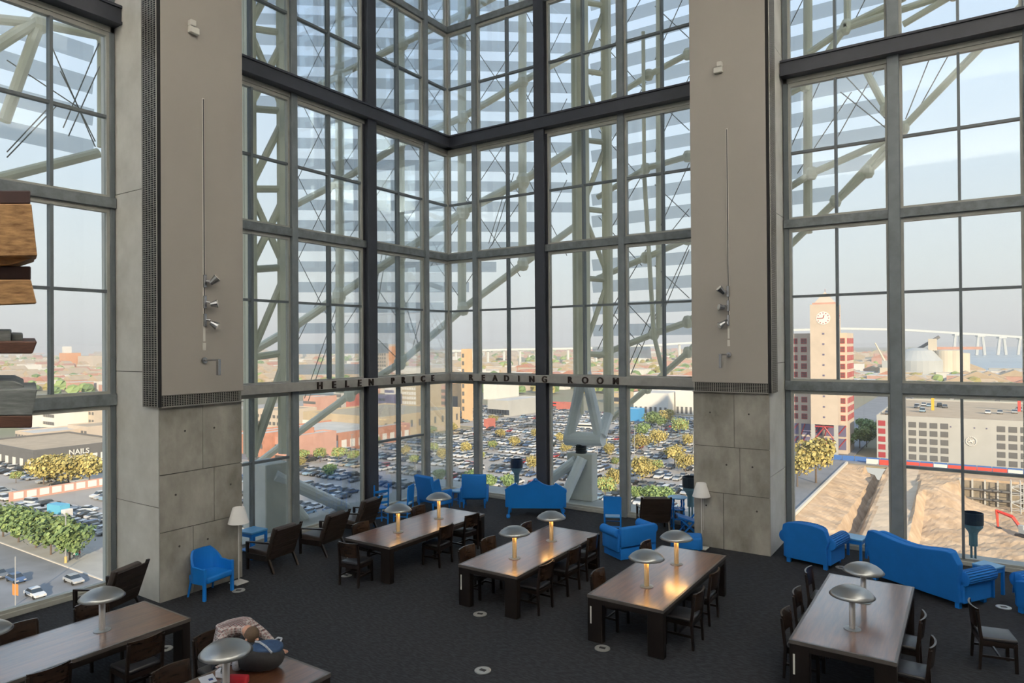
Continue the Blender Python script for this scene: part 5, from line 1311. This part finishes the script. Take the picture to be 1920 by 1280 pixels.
MB().prism([(x, -.85, z) for x, z in ((7.2, 1.3), (6.4, 1.0), (6.0, .2), (6.6, -.1), (7.3, .5))], (0, 1.1, 0)).build('bucket', M_EXD, ex)
MB().tube((2.0, -.3, 2.0), (3.6, -.3, 4.2), .1, 6).build('ram', M_EXG, ex)

# low town: shops, brick, towers and sheds
building('long red brick shop building behind the hedge trees', -238, -197, 150, 215, 6.5, M_BRICK, M_ROOFW, fx=(14, 1, 2.6, 3.2, 1.0), wmat=M_BWHITE)
building('beige hall with arched windows left of the corner', -258, -205, 205, 262, 9.5, M_BEIGE, M_BEIGE, fx=(10, 1, 1.4, 3.2, 4.0), wmat=M_DKG)
building('dark shop with white frames and a big sign beyond the olive trees', -300, -252, 86, 118, 6.5, M_DKG, M_ROOFT, fx=(9, 1, 2.4, 3.0, .8), fy=(8, 1, 2.4, 3, .8), wmat=M_BWHITE)
sg = thing('shop_sign', 'white lettered sign on the dark shop front', 'sign', (-251.6, 97, ZG+4.2), PI/2)
cu = bpy.data.curves.new('sign', 'FONT'); cu.body = 'NAILS'; cu.size = 2.6; cu.extrude = .1; cu.offset = .03
tt = bpy.data.objects.new('tmp', cu); COL.objects.link(tt); me = bpy.data.meshes.new_from_object(tt.evaluated_get(bpy.context.evaluated_depsgraph_get())); bpy.data.objects.remove(tt); me.materials.clear(); me.materials.append(M_BWHITE)
so_ = ob('lettering', me, sg); so_.rotation_euler = (PI/2, 0, 0)
M_PURW = mat('wall_magenta', (.45, .12, .16), .8)
building('low wall building painted pink right of the dark shop', -262, -252.5, 119, 135, 5, M_PURW, M_ROOFW)
pw = thing('poster_wall', 'low wall hung with pale posters beside the grass verge', 'wall', (0, 0, ZG))
MB().box(-205.6, -205.2, 62, 92, 0, 2.6).build('wall_body', M_PINK, pw)
for i in range(9): MB().box(-205.19, -205.1, 63+i*3.2, 65.4+i*3.2, .5, 2.3).build('poster', M_BWHITE, pw)
M_DRED = mat('facade_dull_red', (.46, .15, .12), .8, var=.1, vscale=.3)
def bpx(label, xl, xr, ybase, ytop, depth_m, wm, rm, fy=None, fx=None, wmat=None, dy=18, group=None, parapet=.6):
    a = pz(xl, ybase, ZG); b = pz(xr, ybase, ZG)
    c = (a+b)/2; wdt = (b-a).length*.82; dd = (c-CAM).dot(FW); h = (ybase-ytop)/FPX*dd
    return building(label, c.x-wdt/2, c.x+wdt/2, c.y, c.y+depth_m, h, wm, rm, fy, fx, wmat, group=group, parapet=parapet)
bpx('tall cream tower block with a red stripe left of the corner', 698, 730, 712, 646, 26, M_CREAM, M_ROOFW, fy=(5, 9, 2.2, 2.6, 3), wmat=M_DKG)
bpx('red strip tower joined to the cream block', 728, 736, 712, 650, 22, M_ORNG, M_ROOFT)
bpx('white flats with violet lower block behind the heavy post', 716, 744, 772, 728, 22, M_BWHITE, M_ROOFW, fy=(4, 5, 2, 1.6, 1.5), wmat=M_PURP)
bpx('violet slate block in front of the white flats', 700, 728, 774, 742, 16, M_PURP, M_ROOFW, fy=(3, 3, 2, 1.6, 1.5))
bpx('tan block with white square windows left of the corner', 746, 788, 772, 722, 25, M_BEIGE, M_ROOFT, fy=(6, 5, 1.6, 1.8, 2), wmat=M_BWHITE)
bpx('pink brick warehouse seen beside the corner post', 798, 846, 762, 724, 26, M_PINK, M_ROOFT, fy=(9, 3, 1.4, 2.2, 1.5), wmat=M_DKG)
ot = bpx('slender orange brick tower behind the corner post', 864, 874, 790, 656, 7, mat('facade_pale_orange', (.62, .42, .24), .8, var=.08, vscale=.3), M_ROOFT, fy=(1, 8, 1.4, 2.2, 6), wmat=M_DKG)
bpx('orange arcaded hall beside the slender orange tower', 838, 862, 772, 722, 18, MATS['facade_pale_orange'], M_ROOFT, fy=(2, 1, 3.4, 9, 1), wmat=M_DKG)
bpx('grey flat-roofed shed beyond the car park', 905, 962, 780, 752, 40, M_BGREY, M_ROOFW, fy=(8, 1, 3, 3, 1))
bpx('white arched tent hall beyond the car park', 900, 940, 748, 722, 30, M_BWHITE, M_BWHITE)
bpx('long cream warehouse right of the corner', 1178, 1262, 776, 738, 30, M_BWHITE, M_ROOFW, fy=(7, 1, 1.4, 4, .3), wmat=M_DKG)
bpx('white boxy warehouse beside the right column', 1262, 1304, 776, 734, 34, M_BWHITE, M_ROOFW, fy=(4, 1, 1.4, 4, .3), wmat=M_DKG)
bpx('tan long shed with red roof edge beyond the tower', 1128, 1172, 755, 738, 20, M_BEIGE, M_ROOFT, fy=(8, 1, 2, 3, 1))
bpx('blue and white shop canopy among the trees', 1166, 1202, 790, 768, 8, mat('canopy_blue', (.06, .28, .55), .6), M_BWHITE)
bpx('red and white booth at the end of the car park', 905, 918, 806, 788, 6, M_DRED, M_BWHITE)
bpx('red market stall beyond the car park', 1040, 1060, 768, 757, 10, M_DRED, M_DRED)
bpx('grey and dark office block with white upper floor behind the letters', 598, 650, 768, 734, 24, M_BGREY, M_ROOFW, fy=(6, 3, 2.6, 2, 1.5), wmat=M_DKG)
bpx('red end wall block behind the letters', 640, 660, 768, 733, 20, M_DRED, M_ROOFW)
for i, (xl, xr, yb, yt, m_, r_) in enumerate([(555, 610, 812, 790, M_BWHITE, M_ROOFW), (612, 672, 812, 786, M_CREAM, M_ROOFW), (560, 600, 772, 745, M_PINK, M_ROOFW), (455, 500, 870, 815, M_BRICK, M_ROOFW), (500, 545, 868, 822, M_PINK, M_ROOFW), (460, 545, 800, 770, M_CREAM, M_ROOFT), (700, 792, 720, 690, M_BWHITE, M_ROOFT), (800, 838, 716, 690, M_CREAM, M_ROOFW), (838, 900, 712, 694, M_BWHITE, M_ROOFW), (900, 960, 706, 690, M_CREAM, M_ROOFT), (955, 1010, 716, 700, M_BWHITE, M_ROOFT), (1040, 1100, 720, 705, M_CREAM, M_ROOFW), (1130, 1180, 700, 682, M_PINK, M_ROOFW), (1185, 1300, 722, 705, M_PINK, M_ROOFW),
        (60, 120, 800, 768, M_BWHITE, M_ROOFT), (100, 190, 830, 800, M_CREAM, M_ROOFT), (0, 90, 838, 812, M_CREAM, M_ROOFW), (120, 200, 795, 762, M_CREAM, M_ROOFW), (0, 70, 800, 775, M_BWHITE, M_ROOFW), (64, 100, 722, 706, M_BWHITE, M_ROOFW), (130, 190, 690, 668, M_CREAM, M_ROOFT), (20, 60, 700, 684, M_BWHITE, M_BRICK)]):
    bpx('low pale town building between the windows bars, block %s' % ('left of the column' if xl < 300 else 'beyond the car park'), xl, xr, yb, yt, 24, m_, r_, fy=(6, 1 if yb-yt < 26 else 2, 2, 1.6, 1.2), wmat=M_DKG, group='low town buildings')
bpx('orange cubic building on the hill seen through the left window', 104, 131, 690, 662, 30, M_ORNG, M_ROOFT)
bpx('white stair tower on the roof of the orange cubic building', 114, 124, 690, 650, 14, M_BWHITE, M_ROOFW)
bpx('red-roofed petrol canopy at the left edge', -10, 20, 868, 838, 12, M_BRD, M_BRD)
bpx('red awning shop at the left edge below the timbers', 14, 58, 872, 850, 12, M_CREAM, M_BRD, fy=(4, 1, 2, 2, .6), wmat=M_DKG)
# vehicles: box truck, bus, tram
M_TBL = mat('truck_light_blue', (.12, .42, .60), .5)
p = pz(113, 972, ZG); t = thing('box_truck', 'light blue box truck beyond the street trees', 'truck', (p.x, p.y, ZG), R(10))
MB().box(-3.2, 1.8, -1.2, 1.2, .8, 3.6).build('box', M_TBL, t); MB().box(1.85, 3.3, -1.1, 1.1, .7, 2.6).build('cab', M_BWHITE, t, bevel=.12, seg=1)
for x in (-2, 2.4):
    for s in (-1, 1): MB().tube((x, s*.9, .45), (x, s*1.2, .45), .45, 10).build('wheel', M_TYRE, t)
for px_, py_, lab, m_, ln in ((1092, 805, 'white bus crossing behind the steel tower', M_BWHITE, 11), (1050, 762, 'red and white tram beyond the car park', M_BRD, 16), (1614, 815, 'white and red coach beside the clock tower', M_BWHITE, 9)):
    p = pz(px_, py_, ZG); t = thing('bus', lab, 'bus', (p.x, p.y, ZG), R(15))
    MB().box(-ln/2, ln/2, -1.25, 1.25, .4, 3.2).build('body', m_, t, bevel=.15, seg=1); MB().box(-ln/2+.3, ln/2-.3, -1.28, 1.28, 1.7, 2.6).build('window_band', M_CGL, t)
    for x in (-ln*.3, ln*.32): MB().tube((x, -1.27, .5), (x, 1.27, .5), .5, 10).build('axle_wheels', M_TYRE, t)
# lamp post, orange banner post, wire fence, street people
M_POLE = mat('pole_grey', (.30, .31, .32), .5)
t = thing('street_lamp', 'tall grey street lamp rising through the street trees', 'lamp post', (-132.6, 45.0, ZG))
MB().tube((0, 0, 0), (0, 0, 9.5), .16, 8, .1).build('pole', M_POLE, t); MB().tube((0, 0, 9.3), (0, -1.6, 9.7), .08, 6).build('arm', M_POLE, t); MB().box(-.2, .2, -2.2, -1.5, 9.6, 9.8).build('lamp_head', M_POLE, t); MB().tube((0, 0, 0), (0, 0, 1.4), .25, 8).build('base', mat('pole_base_yellow', (.55, .40, .15), .6), t)
p = pz(29, 1135, ZG); t = thing('banner_post', 'orange banner on a thin post at the near side of the left street', 'sign', (p.x, p.y, ZG))
MB().tube((0, 0, 0), (0, 0, 8), .09, 8).build('pole', M_POLE, t); MB().box(-1.1, -.1, -.04, .04, 1.6, 3.4).build('banner', mat('banner_orange', (.65, .25, .06), .7), t); MB().box(.1, 1.0, -.04, .04, 1.8, 3.6).build('banner', MATS['banner_orange'], t)
def wire_fence(label, x0, x1, y, n):
    t = thing('wire_fence', label, 'fence', (0, 0, ZG))
    for i in range(n+1): x = x0+(x1-x0)*i/n; MB().tube((x, y, 0), (x, y, 2.6), .10, 5).build('fence_post', M_DKG, t)
    for z in (.6, 1.6, 2.5): MB().tube((x0, y, z), (x1, y, z), .07, 5).build('rail', M_DKG, t)
wire_fence('dark post and rail fence at the far side of the big car park', -195, -48, 267, 46)
for px_, h in ((660, 9), (745, 9), (815, 10), (905, 10), (1120, 10), (1190, 11), (1300, 10)):
    p = pz(px_, 860, ZG)
    t = thing('lot_lamp', 'thin tall lamp pole standing in the big car park', 'lamp post', (p.x, p.y, ZG), group='lamp poles of the car park'); MB().tube((0, 0, 0), (0, 0, h), .11, 6).build('pole', M_POLE, t); MB().box(-.7, .7, -.15, .15, h, h+.15).build('lamp_head', M_POLE, t)
PC_ = [((.05, .35, .16), 'green'), ((.06, .10, .25), 'navy'), ((.62, .60, .60), 'white'), ((.10, .45, .35), 'teal'), ((.55, .12, .10), 'red')]
for i, ((px_, py_), (cc, cn)) in enumerate(zip(((127, 1042), (137, 1044), (139, 1048), (144, 1049), (149, 1045)), PC_)):
    p = pz(px_, py_, ZG+.15); t = thing('person', 'tiny passer-by in a %s top on the left pavement' % cn, 'person', (p.x, p.y, ZG+.15), rnd.random()*6)
    V2 = [(0, 0, .95), (0, 0, 1.2), (0, 0, 1.42), (0, 0, 1.56), (0, 0, 1.68), (.17, 0, 1.38), (.22, .02, 1.1), (.22, .08, .85), (-.17, 0, 1.38), (-.22, .02, 1.1), (-.22, -.05, .85), (.09, 0, .9), (.09, .08, .5), (.09, .0, .05), (-.09, 0, .9), (-.09, -.08, .5), (-.09, -.15, .05)]
    E2 = [(0, 1), (1, 2), (2, 3), (3, 4), (2, 5), (5, 6), (6, 7), (2, 8), (8, 9), (9, 10), (0, 11), (11, 12), (12, 13), (0, 14), (14, 15), (15, 16)]
    r2_ = [.14, .14, .15, .07, .1, .075, .055, .04, .075, .055, .04, .09, .07, .05, .09, .07, .05]
    bo = skinned('body', V2, E2, r2_, 0, t, [mat('top_'+cn, cc, .8), M_SKIN, M_JEAN], 1)
    for pl_ in bo.data.polygons: pl_.material_index = 1 if pl_.center.z > 1.5 else (2 if pl_.center.z < .92 and abs(pl_.center.x) < .19 else 0)

# harbour: silos, crane, bridge
M_SILO = mat('silo_pale', (.58, .52, .42), .8, var=.08, vscale=.05); M_SILO2 = mat('silo_grey', (.42, .44, .44), .8, var=.06, vscale=.05)
t = thing('silo_group', 'big storage dome and pale silos with a sloping conveyor by the bay', 'silos', (0, 0, ZG))
p = pz(1722, 712, ZG); MB().lathe([(26, -2), (26, 22), (15, 33), (6, 36), (0, 36)], 28, (p.x, p.y, 0)).build('storage_dome', M_SILO2, t, smooth=False)
p2_ = p
for px_, r_, h in ((1772, 9, 33), (1788, 9, 33), (1803, 8, 30)):
    p = pz(px_, 713, ZG); MB().lathe([(r_, -2), (r_, h), (0, h+1)], 20, (p.x, p.y, 0)).build('silo', M_SILO, t)
a = pz(1682, 712, ZG); MB().obox(((a.x+p2_.x)/2+6, (a.y+p2_.y)/2+10, 32), (62, 3, 3), (0, R(-32), R(25))).build('conveyor', M_DKG, t)
MB().box(p2_.x+10, p2_.x+18, p2_.y-5, p2_.y+5, 33, 46).build('head_house', M_SILO, t); MB().box(p2_.x+12, p2_.x+60, p2_.y+8, p2_.y+13, 34, 37).build('bridge_gallery', M_PINK, t)
p = pz(1660, 712, ZG); t = thing('harbour_crane', 'pale harbour crane left of the silos', 'crane', (p.x, p.y, ZG))
MB().box(-5, 5, -5, 5, 0, 14).build('portal', M_SILO, t); MB().box(-3, 3, -3, 3, 14, 22).build('cab', M_SILO2, t); MB().tube((0, 0, 20), (-10, 0, 42), 1.6, 6, .8).build('jib', M_SILO, t)
for i, (xl, xr, yb, yt) in enumerate([(1590, 1640, 712, 698), (1600, 1680, 722, 706), (1800, 1860, 706, 696), (1850, 1930, 700, 692), (1810, 1930, 722, 714), (1600, 1690, 738, 724), (1700, 1800, 735, 722), (1820, 1900, 735, 726)]):
    bpx('long low harbour shed between the clock tower and the bay', xl, xr, yb, yt, 30, (M_BGREY, M_BEIGE, M_BWHITE)[i % 3], (M_ROOFW, M_ROOFT)[i % 2], group='harbour sheds')
t = thing('bay_bridge', 'long pale bridge on tall paired piers across the bay', 'bridge', (0, 0, 0))
M_BRG = mat('bridge_pale', (.58, .60, .58), .7)
dk = [pdep(x, y, 2300) for x, y in ((1440, 620), (1575, 616), (1690, 618), (1800, 625), (1860, 628.5), (1990, 637))]
for u, v in zip(dk, dk[1:]):
    d = v-u; MB().obox(((u+v)/2).to_tuple(), (d.length, 14, 7), (0, -math.asin(d.z/d.length), math.atan2(d.y, d.x))).build('deck', M_BRG, t)
for x, y in ((1795, 625), (1838, 627), (1878, 630), (1916, 632), (1955, 635)):
    c = pdep(x, y, 2300); MB().obox((c.x, c.y, c.z-5), (26, 14, 5), (0, 0, YAW)).build('pier_cap', M_BRG, t)
    for s in (-1, 1):
        o_ = RT0*9*s; MB().tube((c.x+o_.x*.8, c.y+o_.y*.8, c.z-6), (c.x+o_.x*1.5, c.y+o_.y*1.5, ZG-1), 4.2, 6, 5.2).build('pier_leg', M_BRG, t)
t = thing('elevated_ramp', 'far elevated road on short piers beyond the car park', 'bridge', (0, 0, 0))
rk = [pdep(x, y, 1500) for x, y in ((840, 658), (960, 655), (1080, 653), (1180, 650), (1330, 640))]
for u, v in zip(rk, rk[1:]):
    d = v-u; MB().obox(((u+v)/2).to_tuple(), (d.length, 12, 4), (0, -math.asin(d.z/d.length), math.atan2(d.y, d.x))).build('deck', M_BRG, t)
    for k_ in range(4):
        c = u+d*(k_+.5)/4; MB().tube((c.x, c.y, c.z-2), (c.x, c.y, ZG-1), 3, 6).build('pier', M_BRG, t)
count_group('harbour sheds', '%s long low harbour shed from the left between clock tower and bay')
count_group('low town buildings', '%s low pale town building from the left in the middle distance')
count_group('lamp poles of the car park', '%s thin lamp pole from the left in the big car park')
# scattered houses and greenery too small to pick apart
hs = [MB() for _ in range(4)]; HM = [M_BWHITE, M_CREAM, M_PINK, M_BEIGE]
def town(n, ymin, ymax, xmin, xmax, smin, smax):
    for _ in range(n):
        px_ = rnd.uniform(xmin, xmax); py_ = 653 + (rnd.random()**1.6)*(ymax-653)
        if py_ < ymin: py_ = ymin
        p = pz(px_, py_, ZG)
        d = (p-CAM).dot(FW)
        if d > 5000 or (p.x > -130 and p.y > 990): continue
        if p.x > -60 and p.y < 360: continue
        k_ = rnd.randrange(4); w_, l_, h = rnd.uniform(smin, smax)*(1+d/2600), rnd.uniform(smin, smax)*(1+d/2600), rnd.uniform(3.5, 8)*(1+d/2600)
        hs[k_].box(p.x-w_/2, p.x+w_/2, p.y-l_/2, p.y+l_/2, ZG-1, ZG+h, 0)
        if rnd.random() < .5: hs[k_].prism([(p.x-w_/2-.4, p.y-l_/2-.4, ZG+h), (p.x+w_/2+.4, p.y-l_/2-.4, ZG+h), (p.x, p.y-l_/2-.4, ZG+h+w_*.22)], (0, l_+.8, 0), 1 if rnd.random() < .22 else 3)
        else: hs[k_].box(p.x-w_/2-.2, p.x+w_/2+.2, p.y-l_/2-.2, p.y+l_/2+.2, ZG+h, ZG+h+.5, 2)
town(1500, 656, 735, -60, 1330, 8, 20); town(260, 668, 740, 1560, 1960, 10, 26)
for mb_, m_ in zip(hs, HM): tag(mb_.build('far_houses', [m_, M_BRICK, M_ROOFW, M_ROOFT]), 'tiny far %s houses spread toward the horizon' % m_.name.split('_')[1], 'houses', kind='stuff')
gv = MB(); src_v = None
def tuft(mb_, c, s, mi):
    rr = rnd
    vs = []
    for i in range(3):
        for j in range(6):
            a = PI*2*j/6+i*.5; b = (-.5, .1, .75)[i]; rr_ = math.sqrt(1-b*b)*s*rr.uniform(.8, 1.15); vs.append((c.x+rr_*math.cos(a), c.y+rr_*math.sin(a), c.z+s*.7+b*s*.9))
    vs.append((c.x, c.y, c.z+s*1.6))
    mb_.add(vs, [(i*6+j, i*6+(j+1) % 6, (i+1)*6+(j+1) % 6, (i+1)*6+j) for i in range(2) for j in range(6)] + [(12+j, 12+(j+1) % 6, 18) for j in range(6)], mi)
for _ in range(1500):
    px_ = rnd.uniform(-60, 1330) if rnd.random() < .88 else rnd.uniform(1560, 1960); py_ = 656 + (rnd.random()**1.5)*85
    p = pz(px_, py_, ZG); d = (p-CAM).dot(FW)
    if d > 4500 or (p.x > -60 and p.y < 360) or (p.x > -130 and p.y > 990): continue
    tuft(gv, p, rnd.uniform(3, 6.5)*(1+d/3500), rnd.randrange(3))
tag(gv.build('far_greenery', [M_LG1, M_LY1, M_LG2]), 'specks of far trees scattered through the town', 'trees', kind='stuff')

# ---------------------------------------------------------------- evening haze over the town
hm = bpy.data.materials.new('evening_haze'); hm.use_nodes = True; n = hm.node_tree.nodes; n.clear()
ho = n.new('ShaderNodeOutputMaterial'); hv = n.new('ShaderNodeVolumeScatter'); hv.inputs['Density'].default_value = .00022; hv.inputs['Anisotropy'].default_value = .1; hv.inputs['Color'].default_value = (1, .97, .93, 1)
hm.node_tree.links.new(hv.outputs[0], ho.inputs['Volume'])
hz = MB().prism([(-8900, -2900, ZG-.9), (-70, -2900, ZG-.9), (-70, 70, ZG-.9), (2900, 70, ZG-.9), (2900, 11900, ZG-.9), (-8900, 11900, ZG-.9)], (0, 0, 260)).build('haze', hm)
tag(hz, 'thin warm evening haze over the far town and bay', 'haze', kind='stuff')
